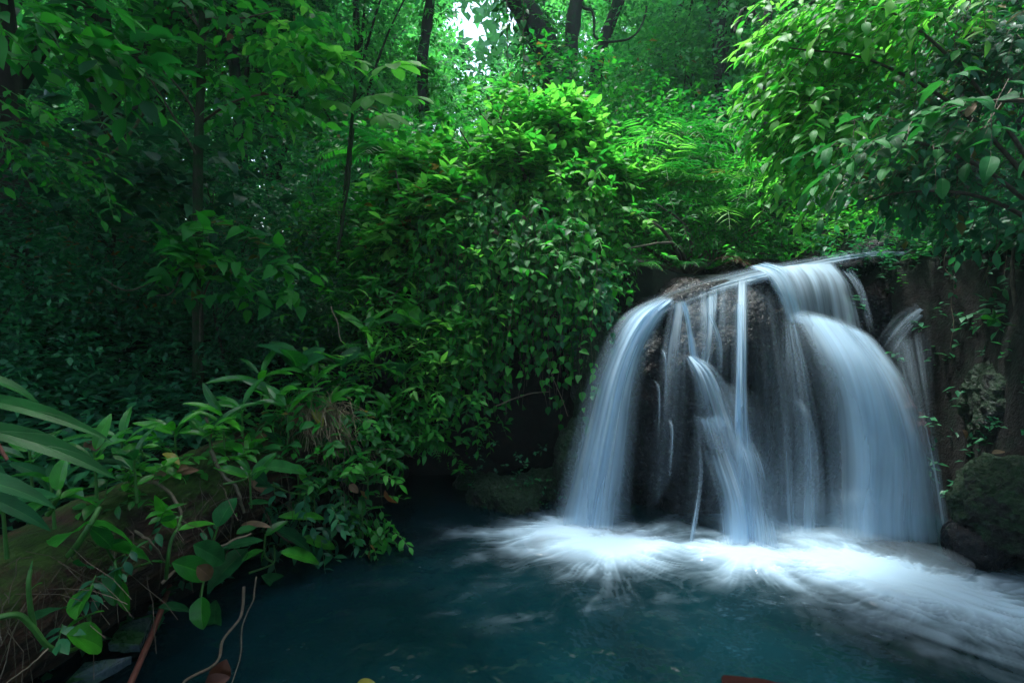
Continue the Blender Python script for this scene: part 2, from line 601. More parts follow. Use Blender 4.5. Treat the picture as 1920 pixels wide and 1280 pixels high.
xs = np.concatenate([np.linspace(-260, -14, 26), np.linspace(-13.5, 13.5, 190), np.linspace(14, 260, 26)])
ys = np.concatenate([np.linspace(-200, -6, 16), np.linspace(-5.5, 18, 170), np.linspace(18.5, 40, 30), np.linspace(45, 330, 20)])
X, Y = np.meshgrid(xs, ys)
mb = MB()
Z = hgt(X, Y)
Z = np.where((X ** 2 + Y ** 2) > 80 ** 2, np.minimum(Z, 14), Z)
mb.grid(np.stack([X, Y, Z], -1))
tag(mb.build('ground', M['soil']), kind='structure')

# ------------------------------------------------------------------ pool water with foam
FOAM = [  # centre, radii, strength, streak reach
    (G(1060, 998), .30, .20, 1.15, 1.1), (G(1150, 1028), .34, .22, 1.15, 1.1),
    (G(1395, 1046), .30, .2, 1.1, .8), (G(1460, 1040), .25, .16, .8, .6),
    (G(1510, 1010), .30, .18, .75, .6), (G(1610, 1065), .40, .22, 1.0, .7), (G(1720, 1100), .45, .26, 1.15, .8),
    (G(1850, 1150), .40, .2, .8, .5),
]


def foam_field(x, y):
    tot = np.zeros_like(x)
    for i, (c, rx, ry, st, reach) in enumerate(FOAM):
        dx, dy = (x - c[0]) / rx, (y - c[1]) / ry
        if i >= 4:
            a = math.radians(-38)
            ddx, ddy = (x - c[0]), (y - c[1])
            dx = (ddx * math.cos(a) + ddy * math.sin(a)) / (rx * 1.25)
            dy = (-ddx * math.sin(a) + ddy * math.cos(a)) / (ry * 1.1)
        r = np.sqrt(dx * dx + dy * dy)
        th = np.arctan2(y - c[1], x - c[0])
        rn_ = r * (1 + .7 * (noise3(np.cos(th) * 2.5, np.sin(th) * 2.5, i, 17) - .5) + .8 * (fbm(x * 4, y * 4, i, 19, 4) - .5))
        core = np.exp(-(rn_ * .66) ** 2 * 1.0) * st
        ct, sn = np.cos(th), np.sin(th)
        wp = .5 * fbm(x * 2.5, y * 2.5, 0, 5 + i, 3)
        ct, sn = np.cos(th + wp), np.sin(th + wp)
        s1 = noise3(ct * 7, sn * 7, r * .6, 31 + i)
        s2 = noise3(ct * 22, sn * 22, r * .8, 51 + i)
        s3 = noise3(ct * 45, sn * 45, r * 1.1, 71 + i)
        pt_ = fbm(x * 4, y * 5, 0, 15 + i, 4, .6)
        st_ = np.clip((s1 * .28 + s2 * .38 + s3 * .34) * (.45 + 1.1 * pt_) - .42, 0, 1) * 2.8
        fall = np.exp(-np.clip(r - .6, 0, 99) / (reach * 1.5))
        tot = np.maximum(tot, core + 0 * r) + .55 * st_ * fall * sstep(.2, 1.1, r) * (st * .75)
    # the current carries froth off towards the lower right in long streaks
    a_ = math.radians(-40)
    ox, oy = x - G(1560, 1040)[0], y - G(1560, 1040)[1]
    al_, ac_ = ox * math.cos(a_) + oy * math.sin(a_), -ox * math.sin(a_) + oy * math.cos(a_)
    ac_ = ac_ + .10 * np.sin(al_ * 1.7)
    stw = fbm(al_ * 1.1, ac_ * 9, 0, 81, 4, .6)
    env = np.exp(-(ac_ / (.24 + .10 * np.clip(al_, 0, 4))) ** 2) * sstep(-.5, .4, al_)
    env2 = np.exp(-((ac_ + .1) / (.55 + .12 * np.clip(al_, 0, 4))) ** 2) * sstep(-.4, .5, al_)
    tot = np.maximum(tot, env * (.75 + .5 * (stw - .5) * 2)) + env2 * np.clip(stw - .46, 0, 1) * 1.9
    # drifting pale patches
    w = fbm(x * 3.2 + 1.2 * fbm(x * 2, y * 2, 0, 3), y * 7.5 - x * 1.5, 0, 44, 5, .62)
    g_ = fbm(x * .8, y * 1.1, 0, 47, 3)
    patch = np.clip(w - .54, 0, 1) * .9 * sstep(.35, .65, g_) * sstep(4.2, 2.9, y)
    return np.clip(tot + patch, 0, 1.4)


gx = np.concatenate([np.linspace(-30, -3.2, 12), np.linspace(-3.1, 6.2, 520), np.linspace(6.4, 30, 10)])
gy = np.concatenate([np.linspace(-25, .9, 14), np.linspace(1.0, 6.0, 380)])
X, Y = np.meshgrid(gx, gy)
F = foam_field(X, Y)
Z = .012 * (fbm(X * 2.2, Y * 3.2, 0, 8, 4) - .5) + .05 * sstep(.3, 1.4, F) * (.8 + .4 * fbm(X * 2, Y * 2, 0, 12, 2))
mb = MB()
mb.grid(np.stack([X, Y, Z], -1), dens=F)
m, nt, out = mat('pool_water')
L = nt.links
at = nd(nt, "ShaderNodeAttribute")
at.attribute_name = "dens"
geo = nd(nt, "ShaderNodeNewGeometry")
tx = nd(nt, "ShaderNodeTexNoise")
tx.inputs['Scale'].default_value = 4
tx.inputs['Detail'].default_value = 3
L.new(geo.outputs['Position'], tx.inputs['Vector'])
t2 = nd(nt, "ShaderNodeTexNoise")
t2.inputs['Scale'].default_value = 1.1
t2.inputs['Detail'].default_value = 4
L.new(geo.outputs['Position'], t2.inputs['Vector'])
bp = nd(nt, "ShaderNodeBump")
bp.inputs['Strength'].default_value = .5
bp.inputs['Distance'].default_value = .09
L.new(tx.outputs[0], bp.inputs['Height'])
pb = nd(nt, "ShaderNodeBsdfPrincipled")
L.new(ramp(nt, t2.outputs[0], [(.35, (.0005, .007, .009)), (.65, (.0012, .016, .021))]), pb.inputs['Base Color'])
pb.inputs['Roughness'].default_value = .14
pb.inputs['IOR'].default_value = 1.33
L.new(bp.outputs[0], pb.inputs['Normal'])
df = nd(nt, "ShaderNodeBsdfPrincipled")
df.inputs['Base Color'].default_value = (.36, .49, .61, 1)
df.inputs['Roughness'].default_value = .9
ms = nd(nt, "ShaderNodeMixShader")
L.new(math_node(nt, 'POWER', math_node(nt, 'MINIMUM', at.outputs['Fac'], 1.0), 1.7), ms.inputs[0])
L.new(pb.outputs[0], ms.inputs[1])
L.new(df.outputs[0], ms.inputs[2])
L.new(ms.outputs[0], out.inputs[0])
tag(mb.build('pool_water', m), kind='structure')

# ------------------------------------------------------------------ rock face of the falls
def dome(cx, cy, cz, rx, ry, rz, seed, n=70, amp=.14, sq=2.4, freq=2.2, strat=.0):
    """lumpy boulder / crag as a closed superellipsoid"""
    th = np.linspace(0, 2 * math.pi, n * 2)
    ph = np.linspace(-math.pi / 2, math.pi / 2, n)
    TH, PH = np.meshgrid(th, ph)
    e = 2 / sq
    c = lambda a: np.sign(np.cos(a)) * np.abs(np.cos(a)) ** e
    s = lambda a: np.sign(np.sin(a)) * np.abs(np.sin(a)) ** e
    V = np.stack([c(PH) * c(TH), c(PH) * s(TH), s(PH)], -1)
    D = norm(V)
    W = V * np.array([rx, ry, rz]) + np.array([cx, cy, cz])
    nz = fbm(W[..., 0] * freq, W[..., 1] * freq, W[..., 2] * freq * .7, seed, 5, .55) - .5
    nz2 = np.abs(fbm(W[..., 0] * freq * 2, W[..., 1] * freq * 2, W[..., 2] * freq * .8, seed + 9, 4) - .5)
    W = W + D * ((nz * 2 * amp) - nz2 * amp * 1.2)[..., None]
    led = np.round((nz + nz2 * .4) * 9) / 9 - (nz + nz2 * .4)
    W = W + D * (led * amp * .8)[..., None]
    fine = np.abs(fbm(W[..., 0] * freq * 6, W[..., 1] * freq * 6, W[..., 2] * freq * 4, seed + 19, 3) - .5)
    W = W - D * (fine * amp * .45)[..., None]
    if strat:
        W[..., 1] += strat * np.round(W[..., 2] * 4 + nz * 2) / 4 * .3
    W[:, -1] = W[:, 0]
    return W


def rockobj(name, label, specs, material, group=None, cat='rock', n=70):
    mb = MB()
    for s in specs:
        mb.grid(dome(*s, n=n) if len(s) == 7 else dome(*s[:7], n=n, **s[7]))
    c = specs[0][:3]
    o = mb.build(name, material, loc=c)
    o.location = c
    return tag(o, label, cat, group)


c_ = lambda px, py, d: tuple(P(px, py, d))
rockobj('cliff_rock', 'dark wet rock dome the waterfall pours over', [
    (1.92, 5.4, .75, .72, .85, 1.44, 1, dict(amp=.13, sq=2.6)),
    (1.42, 5.45, .75, .42, .78, 1.20, 2, dict(amp=.09, sq=2.5)),
    (2.30, 5.2, 1.3, .36, .55, .84, 3, dict(amp=.05, sq=2.3)),
    (2.35, 5.45, .6, .5, .7, 1.5, 13, dict(amp=.09, sq=2.6)),
    (1.75, 4.95, .1, .42, .36, .85, 4, dict(amp=.12)),
    (2.15, 4.95, .25, .28, .4, .85, 5, dict(amp=.10)),
], M['rock'], cat='rock', n=110)
rockobj('rock_ledge', 'black upper rock ledge above the right cascade', [
    (3.2, 6.3, 1.2, 1.15, .75, 1.28, 6, dict(amp=.12, sq=3.2)),
    (4.25, 6.2, 1.3, .7, .8, 1.12, 7, dict(amp=.12, sq=3)),
    (2.9, 5.7, .8, .8, .7, 1.15, 8, dict(amp=.12, sq=2.6)),
    (2.75, 6.1, 1.3, .55, .6, 1.12, 9, dict(amp=.08, sq=3.0)),
], M['rock'], cat='rock', n=100)
rockobj('red_rock', 'reddish rock wall right of the widest cascade', [
    (3.80, 5.25, .35, .40, .5, .95, 12, dict(amp=.17, sq=2.3, freq=2.8)),
], M['redrock'], n=80)
# rock crest under the sliding water
mb = MB()
cp = [P(1150, 640, 5.0), P(1215, 602, 5.05), P(1260, 582, 5.05), P(1320, 560, 5.1), P(1400, 540, 5.2), P(1480, 522, 5.4), P(1580, 508, 5.6), P(1700, 492, 5.9), P(1850, 490, 6.0)]
tubes(mb, spline([c - cp[0] for c in cp], 120), np.interp(np.linspace(0, 1, 120), [0, .2, 1], [.12, .15, .13]), 40, bump=.3)
o = mb.build('rock_crest', M['rock'])
o.location = cp[0]
tag(o, 'dark rock crest line that the stream slides over', 'rock')
rockobj('river_stone', 'rounded dark stone poking out on the waterfall lip', [
    (*P(1665, 468, 6.0), .30, .2, .13, 14, dict(amp=.03)),
], M['rock'], n=30)

# ------------------------------------------------------------------ falling water
m, nt, out = mat('falling_water')
L = nt.links
uv = nd(nt, "ShaderNodeUVMap")
uv.uv_map = "UVMap"
at = nd(nt, "ShaderNodeAttribute")
at.attribute_name = "dens"


def streak(sx, sy, det):
    mp = nd(nt, "ShaderNodeMapping")
    mp.inputs['Scale'].default_value = (sx, sy, 1)
    L.new(uv.outputs[0], mp.inputs[0])
    t = nd(nt, "ShaderNodeTexNoise")
    t.noise_dimensions = '2D'
    t.inputs['Scale'].default_value = 1
    t.inputs['Detail'].default_value = det
    L.new(mp.outputs[0], t.inputs['Vector'])
    return t.outputs[0]


s1 = streak(5, .5, 1)
s2 = streak(17, .45, 1.5)
f = math_node(nt, 'ADD', math_node(nt, 'MULTIPLY', s1, .68), math_node(nt, 'MULTIPLY', s2, .42))
f = math_node(nt, 'MULTIPLY', math_node(nt, 'SUBTRACT', f, .24), 2.0, clamp=True)   # 0..1 streakiness
f = math_node(nt, 'ADD', math_node(nt, 'MULTIPLY', f, .85), math_node(nt, 'MULTIPLY', math_node(nt, 'POWER', at.outputs['Fac'], 2.0), .7))
al = math_node(nt, 'MULTIPLY', math_node(nt, 'MULTIPLY', f, 1.2), at.outputs['Fac'], clamp=True)
pb = nd(nt, "ShaderNodeBsdfPrincipled")
pb.inputs['Base Color'].default_value = (.62, .80, .96, 1)
pb.inputs['Roughness'].default_value = .6
pb.inputs['Specular IOR Level'].default_value = .3
tr = nd(nt, "ShaderNodeBsdfTranslucent")
tr.inputs[0].default_value = (.64, .82, .97, 1)
mm = nd(nt, "ShaderNodeMixShader")
mm.inputs[0].default_value = .5
L.new(pb.outputs[0], mm.inputs[1])
L.new(tr.outputs[0], mm.inputs[2])
tp = nd(nt, "ShaderNodeBsdfTransparent")
ms = nd(nt, "ShaderNodeMixShader")
L.new(al, ms.inputs[0])
L.new(tp.outputs[0], ms.inputs[1])
L.new(mm.outputs[0], ms.inputs[2])
L.new(ms.outputs[0], out.inputs[0])
M['fall'] = m

falls = thing('waterfall', 'silky white waterfall spreading over the dark rock into the pool', 'waterfall', G(1400, 1030))
FL = np.array(falls.location)


def veil(name, left, right, dens=(1, 1, 1), edge=.18, bulge=.06, nu=50, nv=60, seed=0, label=None, uscale=1.0, mid=None, top=.06, bot=.045, wob=.03):
    """sheet of falling water between two stream lines given as (px, py, depth)"""
    A = spline([P(*p) for p in left], nv)
    B = spline([P(*p) for p in right], nv)
    u = np.linspace(0, 1, nu)
    V = A[:, None] * (1 - u)[None, :, None] + B[:, None] * u[None, :, None]
    if mid is not None:
        C = spline([P(*p) for p in mid], nv)
        off = C - (A + B) / 2
        V = V + off[:, None] * (4 * u * (1 - u))[None, :, None]
    v = np.linspace(0, 1, nv)
    V[..., 1] -= bulge * (4 * u * (1 - u))[None] * np.sin(np.pi * np.clip(v, 0, .9))[:, None]
    V[..., 1] -= wob * (noise3(u[None] * 14, v[:, None] * 1.2, 0, seed) - .5) * 2
    D = np.interp(v, np.linspace(0, 1, len(dens)), dens)[:, None] * np.ones(nu)
    edge = min(.5, edge * (1.5 if nu > 50 else 2.2))
    ed = edge * (1 + .6 * (noise3(v * 5, 0, 0, seed + 3)[:, None] - .5))
    D = D * sstep(0, 1, np.minimum(u[None] / ed, (1 - u[None]) / ed)) * sstep(0, top, v)[:, None] * sstep(0, bot, 1 - v)[:, None]
    mb_ = MB()
    uu, vv = np.meshgrid(u * uscale + seed * 3.7, v + seed * 1.3)
    mb_.grid(V - FL, dens=D, uvs=np.stack([uu, vv], -1))
    o = mb_.build(name, M['fall'], falls)
    if label:
        o['label'] = label
    return o


# left arc
for k, (dn, sh) in enumerate((((.75, 1, .95, .8, .7), 0), ((.6, .9, .7, .5, .35), 8))):
    veil('cascade', [(1244, 550, 4.95), (1160, 592, 4.72), (1104, 690, 4.6), (1064, 820, 4.54), (1018 + sh, 1000, 4.46)],
         [(1278, 560, 4.95), (1242, 610, 4.78), (1215 - sh, 700, 4.66), (1196, 840, 4.55), (1186, 1030, 4.4)],
         dens=dn, edge=.22, bulge=.10 + .06 * k, seed=1 + k, label='left arching cascade' if k == 0 else None)
# thin drapery on the dome
veil('cascade', [(1256, 556, 4.8), (1238, 640, 4.72), (1222, 760, 4.6), (1205, 1000, 4.42)],
     [(1300, 560, 4.75), (1292, 650, 4.6), (1290, 760, 4.5), (1285, 850, 4.45)], dens=(.6, .45, .3, .15, .1), seed=4)
veil('cascade', [(1272, 562, 4.62), (1278, 600, 4.58), (1284, 670, 4.52)], [(1292, 562, 4.62), (1304, 610, 4.58), (1322, 680, 4.52)],
     dens=(.9, .9, .85), seed=5, edge=.35, bulge=.02)
veil('cascade', [(1281, 664, 4.5), (1292, 710, 4.42), (1302, 790, 4.38), (1310, 830, 4.36)],
     [(1300, 664, 4.5), (1345, 690, 4.4), (1390, 760, 4.32), (1440, 900, 4.28)], dens=(1, .75, .55, .35), seed=6, edge=.2, label='short fan-shaped cascade in the middle of the rock')
veil('cascade', [(1310, 560, 4.7), (1306, 640, 4.55), (1300, 700, 4.5)], [(1352, 540, 4.7), (1342, 620, 4.55), (1332, 700, 4.5)], dens=(.7, .5, .3), seed=7)
veil('cascade', [(1322, 586, 4.5), (1336, 640, 4.46), (1344, 700, 4.44)], [(1338, 584, 4.5), (1352, 640, 4.46), (1354, 700, 4.44)], dens=(.7, .5, .1), seed=8, edge=.4)
veil('water_film', [(1262, 552, 4.82), (1262, 640, 4.7), (1255, 780, 4.58), (1240, 1000, 4.45)], [(1400, 515, 4.9), (1392, 620, 4.6), (1380, 780, 4.42), (1360, 1000, 4.3)],
     dens=(.4, .3, .12, .06, .06), seed=40, edge=.3, nu=80, uscale=2.2)
veil('water_film', [(1384, 512, 4.9), (1390, 640, 4.5), (1400, 800, 4.36), (1410, 1020, 4.25)], [(1500, 560, 4.9), (1520, 700, 4.62), (1540, 850, 4.42), (1560, 1020, 4.3)],
     dens=(.06, .10, .2, .3, .42), seed=41, edge=.3, nu=80, uscale=2.0)
veil('water_film', [(1300, 690, 4.46), (1310, 790, 4.36), (1320, 1040, 4.2)], [(1440, 740, 4.4), (1480, 850, 4.3), (1500, 1040, 4.16)], dens=(.1, .3, .3, .4, .5), seed=42, edge=.35, nu=70, uscale=1.5)
# tall central jet
veil('cascade', [(1372, 515, 4.85), (1368, 620, 4.5), (1366, 760, 4.38), (1352, 900, 4.28), (1340, 1050, 4.2)],
     [(1412, 512, 4.85), (1406, 620, 4.5), (1404, 760, 4.38), (1425, 900, 4.28), (1440, 1050, 4.2)], dens=(.9, .95, .85, .75, .8), seed=9, edge=.35, label='tall straight central cascade')
veil('cascade', [(1374, 560, 4.6), (1374, 700, 4.34), (1374, 820, 4.3)], [(1396, 560, 4.6), (1392, 700, 4.34), (1390, 820, 4.3)],
     dens=(.6, 1, .9), seed=10, edge=.45, bulge=.03)
# lower steps
veil('cascade', [(1286, 776, 4.32), (1306, 850, 4.28), (1330, 940, 4.2), (1338, 1050, 4.12)],
     [(1380, 776, 4.32), (1396, 850, 4.26), (1424, 940, 4.2), (1446, 1050, 4.12)], dens=(.75, .35, .7, .9, .95), seed=11, edge=.35, uscale=1.5, wob=.06, nu=60, label='low stepped cascade at the foot of the rock')
veil('cascade', [(1346, 790, 4.28), (1366, 850, 4.2), (1384, 940, 4.15), (1396, 1045, 4.1)],
     [(1418, 800, 4.3), (1444, 870, 4.22), (1462, 960, 4.16), (1486, 1045, 4.1)], dens=(.4, .5, .4, .5, .5), seed=12, edge=.4, nu=60, uscale=1.2, top=.3)
veil('cascade', [(1298, 790, 4.35), (1300, 900, 4.28), (1286, 1040, 4.22)], [(1312, 790, 4.35), (1318, 880, 4.28), (1298, 1040, 4.22)], dens=(.2, .2, .4), seed=13, edge=.5, top=.4)
for k, (x0, y0, x1) in enumerate(((1228, 710, 1232), (1252, 780, 1250), (1240, 650, 1246))):
    veil('rivulet', [(x0 - 5, y0, 4.52), (x0 + 2, y0 + 30, 4.45), (x1 - 3, y0 + 150, 4.4)], [(x0 + 4, y0, 4.52), (x0 + 9, y0 + 30, 4.45), (x1 + 5, y0 + 150, 4.4)],
         dens=(.4, .45, .1), seed=14 + k, edge=.5, nu=14, top=.35, bot=.4)
# water sliding over the top
veil('lip_sheet', [(1785, 494, 5.75), (1640, 490, 5.6), (1540, 508, 5.3), (1400, 545, 4.95), (1300, 582, 4.88), (1215, 622, 4.82)],
     [(1785, 462, 5.9), (1640, 462, 5.75), (1540, 476, 5.5), (1400, 498, 5.15), (1300, 522, 5.1), (1200, 560, 5.05)], dens=(.5, .65, .7, .65, .35, .6), seed=18, edge=.5, bulge=.03, wob=.06, label='water sliding along the rock lip')
# upper back curtain
veil('cascade', [(1424, 503, 5.2), (1440, 540, 5.1), (1470, 590, 4.95)], [(1566, 492, 5.4), (1600, 540, 5.2), (1628, 632, 4.95)],
     mid=[(1500, 494, 5.25), (1518, 530, 5.05), (1538, 600, 4.9)], dens=(.95, .75, .65, .5), seed=19, edge=.12, nu=70, label='upper curtain behind the big right cascade', uscale=1.6)
veil('cascade', [(1560, 492, 5.5), (1590, 540, 5.3), (1620, 630, 5.0)], [(1600, 500, 5.5), (1624, 550, 5.3), (1650, 640, 5.0)], dens=(.4, .3, .15), seed=20, edge=.5, bot=.3)
veil('cascade', [(1392, 502, 5.05), (1425, 516, 4.95), (1450, 552, 4.86), (1472, 606, 4.8)], [(1440, 488, 5.1), (1478, 506, 4.98), (1500, 552, 4.88), (1520, 612, 4.8)], dens=(.7, .85, .8, .7), seed=21, edge=.24, nu=56)
# big right fan
for k, (dn, bg_) in enumerate((((1, .95, .85, .75, .8), .08), ((.8, .8, .6, .45, .6), .16))):
    veil('cascade', [(1462, 580, 4.85), (1488, 640, 4.6), (1516, 740, 4.45), (1530, 860, 4.36), (1535, 1020, 4.28)],
         [(1640, 632, 4.95), (1702, 716, 4.75), (1750, 820, 4.6), (1784, 920, 4.45), (1812, 1035, 4.3)],
         mid=[(1560, 592, 4.75), (1612, 680, 4.5), (1640, 780, 4.36), (1655, 880, 4.28), (1665, 1025, 4.2)],
         dens=dn, edge=.27, bulge=bg_, seed=22 + k, nu=80, label='widest cascade fanning out on the right' if k == 0 else None, uscale=1.5)
veil('cascade', [(1464, 590, 4.7), (1452, 700, 4.55), (1440, 850, 4.4), (1425, 1010, 4.3)],
     [(1500, 600, 4.7), (1540, 720, 4.5), (1580, 860, 4.36), (1600, 1010, 4.3)], dens=(.5, .36, .3, .36, .55), seed=25, edge=.3)
veil('cascade', [(1478, 735, 4.45), (1490, 800, 4.38), (1490, 1000, 4.3)], [(1486, 730, 4.45), (1530, 800, 4.38), (1560, 1000, 4.3)], dens=(.5, .4, .25), seed=26, edge=.5, top=.4)
veil('cascade', [(1545, 915, 4.2), (1526, 960, 4.15), (1520, 1020, 4.1)], [(1600, 905, 4.2), (1650, 930, 4.15), (1680, 1030, 4.1)], dens=(.3, .3, .3), seed=27, edge=.5, top=.4)
# right side spouts
veil('cascade', [(1776, 540, 5.4), (1720, 562, 5.28), (1672, 590, 5.15), (1626, 650, 5.0)], [(1790, 560, 5.3), (1738, 596, 5.2), (1700, 640, 5.08), (1672, 700, 4.95)],
     dens=(.15, .45, .6, .4, .2), seed=28, edge=.5, bulge=.06, top=.3, bot=.3, nu=60, label='small slanting spout at the right of the lip')
veil('cascade', [(1735, 478, 5.5), (1728, 520, 5.45), (1712, 580, 5.4)], [(1772, 476, 5.5), (1766, 520, 5.45), (1754, 580, 5.35)], dens=(.4, .3, .15), seed=29, edge=.5, bot=.4)
veil('cascade', [(1650, 650, 4.95), (1680, 740, 4.75), (1720, 860, 4.55), (1760, 1020, 4.35)], [(1752, 600, 4.9), (1756, 740, 4.6), (1764, 860, 4.5), (1792, 1040, 4.3)],
     dens=(.25, .2, .28, .35), seed=30, edge=.5, uscale=1.5)

# stream above the lip
mb = MB()
u = np.linspace(0, 1, 10)
ysr = np.linspace(6.3, 12, 24)
xc = 3.0 + .25 * (ysr - 6)
X = xc[:, None] + (u[None] - .5) * 2.4
Yv = np.repeat(ysr[:, None], 10, 1)
mb.grid(np.stack([X, Yv, 0 * X + 2.36], -1), dens=0 * X + .12)
tag(mb.build('stream_water', bpy.data.materials['pool_water']), kind='structure')

# ================================================================== VEGETATION
def in_gap(pos):
    """openings in the canopy through which the sky shows and light drops on the pool and the central bush"""
    return None


def limb_set(ms, base, blobs, r0, n=8, k=3):
    """trunk fork limbs to every blob"""
    for b in blobs:
        e = np.array(b[:3], float)
        for _ in range(k):
            t = e + rng.normal(0, .45, 3) * np.array(b[3:6])
            mid = (np.array(base) + t) / 2 + np.array([rng.normal(0, .12), rng.normal(0, .12), rng.uniform(.0, .25)]) * np.linalg.norm(t - base)
            tubes(ms, spline([base, mid, t], n), np.linspace(r0, r0 * .25, n), 5)


def plant(name, label, cat, blobs, n, m, size, leafmat, base=None, tmpl=T_LO, width=.5, L=.3, gap=.0, gf=1.2, curl=.15, up=1.0,
          trunk_r=.03, trunk_mat='twig', Tbias=(0, 0, .4), shell=.5, jit=.3, whorl=False, droop=.25, seed=1, group=None, stem_r=.0025,
          limbs=3, outward=.8, rot=None, loc=None, cull=None, stems=True, foliage='foliage', trunkname='stem'):
    b0 = np.array(base if base is not None else (blobs[0][0], blobs[0][1], blobs[0][2] - blobs[0][5] * 1.3), float)
    t = thing(name, label, cat, b0, group)
    pos, dd = blob_points(blobs, n, shell, gap, gf, seed)
    if cull is not None:
        k = cull(pos)
        pos, dd = pos[k], dd[k]
    T = dd * outward + np.array(Tbias) + rng.normal(0, .3, pos.shape)
    ml, ms = MB(), MB()
    Ls = L * rng.uniform(.6, 1.25, len(pos))
    shoots(ml, ms if stems else None, pos - norm(T) * (Ls * .5)[:, None] - b0, T, Ls, m, size, width, tmpl, curl, whorl, droop, up, stem_r, jit)
    bl = [(b[0] - b0[0], b[1] - b0[1], b[2] - b0[2], b[3], b[4], b[5]) for b in blobs]
    if limbs:
        limb_set(ms, np.zeros(3), bl, trunk_r, k=limbs)
    ml.build(foliage, M[leafmat], t)
    if ms.n:
        ms.build(trunkname, M[trunk_mat], t)
    return t


# ---- prototypes copied around -------------------------------------------------
def forest_tree(name, label, cat, H, blobs, n, m, size, leafmat, tr, group, seed, gap=.33, gf=.5, lean=.3):
    t = thing(name, label, cat, (0, 0, 0), group)
    pos, dd = blob_points(blobs, n, .35, gap, gf, seed)
    T = dd * .6 + np.array([0, 0, .15]) + rng.normal(0, .4, pos.shape)
    ml, ms = MB(), MB()
    shoots(ml, None, pos, T, size * 3.2 * rng.uniform(.7, 1.3, len(pos)), m, size, .5, T_LO, .15, False, .3, 1.0, .004, .35)
    ml.build('crown', M[leafmat], t)
    pts = spline([(0, 0, -.5), (lean * .4, 0, H * .35), (lean * .7, lean * .3, H * .7), (lean, 0, H)], 24)
    tubes(ms, pts, np.linspace(tr, tr * .35, 24), 12, bump=.35)
    for b in blobs:
        k = int(np.clip(b[2] / H * 20, 6, 22))
        for _ in range(2):
            e = np.array(b[:3]) + rng.normal(0, .4, 3) * np.array(b[3:6])
            s0 = pts[max(3, k - rng.integers(3, 7))]
            tubes(ms, spline([s0, (s0 + e) / 2 + np.array([0, 0, .1 * H * rng.random()]), e], 10), np.linspace(tr * .35, tr * .08, 10), 5)
    ms.build('trunk', M['bark'], t)
    return t


def rb(n, z0, z1, r, sp, seed):
    g = np.random.default_rng(seed)
    return [(g.normal(0, sp), g.normal(0, sp), z0 + (z1 - z0) * (i + .5) / n, r * g.uniform(.7, 1.2), r * g.uniform(.7, 1.2), r * g.uniform(.5, .8)) for i in range(n)]


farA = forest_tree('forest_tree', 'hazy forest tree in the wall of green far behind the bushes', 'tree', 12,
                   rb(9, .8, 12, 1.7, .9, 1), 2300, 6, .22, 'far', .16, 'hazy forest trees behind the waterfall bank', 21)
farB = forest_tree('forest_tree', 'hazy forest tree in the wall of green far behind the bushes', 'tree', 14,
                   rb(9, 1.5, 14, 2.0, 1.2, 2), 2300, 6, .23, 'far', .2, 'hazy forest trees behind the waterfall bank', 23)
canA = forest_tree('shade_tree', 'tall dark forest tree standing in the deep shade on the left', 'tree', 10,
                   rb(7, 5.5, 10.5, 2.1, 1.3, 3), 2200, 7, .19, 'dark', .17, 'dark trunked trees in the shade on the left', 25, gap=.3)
shrA = forest_tree('shrub', 'dark green shrub in the undergrowth behind the log', 'shrub', 1.6,
                   rb(7, .3, 1.9, .62, .42, 4), 620, 6, .095, 'dark', .02, 'dark shrubs behind the log', 27, gap=.3, gf=1.6, lean=.2)
shrB = forest_tree('shrub', 'broad leaved green shrub on the slope behind the bushes', 'shrub', 1.8,
                   rb(7, .4, 2.3, .7, .45, 5), 560, 6, .12, 'mid', .025, 'green shrubs on the slope behind', 29, gap=.3, gf=1.5, lean=.2)


def put(proto, first, x, y, rz, s, sz=None, label=None, dz=0.0):
    z = float(hgt(x, y)) - .05 + dz
    if first:
        proto.location = (x, y, z)
        proto.rotation_euler = (0, 0, rz)
        proto.scale = (s, s, sz or s)
        if label:
            proto['label'] = label
        return proto
    return copy_tree(proto, (x, y, z), rz, s, label, sz)


# far wall of trees: (px, depth, scale, proto)
FAR = [(40, 15, 1.0, 0), (180, 19, 1.1, 1), (330, 14, 1.0, 0), (430, 21, 1.2, 1), (520, 13, .9, 0), (610, 18, 1.0, 1), (690, 14, .85, 0),
       (640, 25, 1.3, 1), (745, 21, .9, 0), (800, 17, .62, 0), (925, 24, .6, 1), (1015, 30, 1.0, 1), (1225, 19, 1.0, 1),
       (1260, 26, 1.0, 0), (1250, 15, .9, 0), (1330, 12, .8, 1), (1330, 20, 1.1, 0), (1420, 16, 1.0, 1), (1500, 12, .9, 0),
       (1600, 15, 1.1, 1), (1720, 11, .9, 0), (1850, 13, 1.0, 1), (1990, 10, .9, 0), (-120, 13, 1.0, 1), (1130, 34, .8, 0), (760, 34, 1.1, 0), (560, 33, 1.4, 0), (1290, 31, 1.4, 0), (250, 28, 1.3, 0)]
firsts = [True, True]
for i, (px, d, s, k) in enumerate(FAR):
    x = (px - 960) / FX * d
    put((farA, farB)[k], firsts[k], x, d, i * 1.7, s)
    firsts[k] = False

# tall dark trees with visible trunks on the left, the last two unseen and added for shade; their crowns roof the undergrowth
CAN = [(195, 8.5, 1.0), (242, 10.5, .95), (62, 6.5, 1.1), (5, 7.6, .95), (470, 12, 1.0), (-300, 5.2, .9), (-700, 4.6, .9)]
for i, (px, d, s) in enumerate(CAN):
    put(canA, i == 0, (px - 960) / FX * d, d, i * 2.1 + .5, s, label=[
        'dark upright trunk wrapped in thin lianas left of the slender sapling', 'dark trunk just right of the liana wrapped one',
        'thick dark trunk low at the far left behind the undergrowth', 'dark trunk cut by the left edge of the picture',
        'distant dark trunk right of the slender sapling', 'unseen tree added just outside the left edge for its shade', 'unseen tree added furthest outside the left edge for its shade'][i])

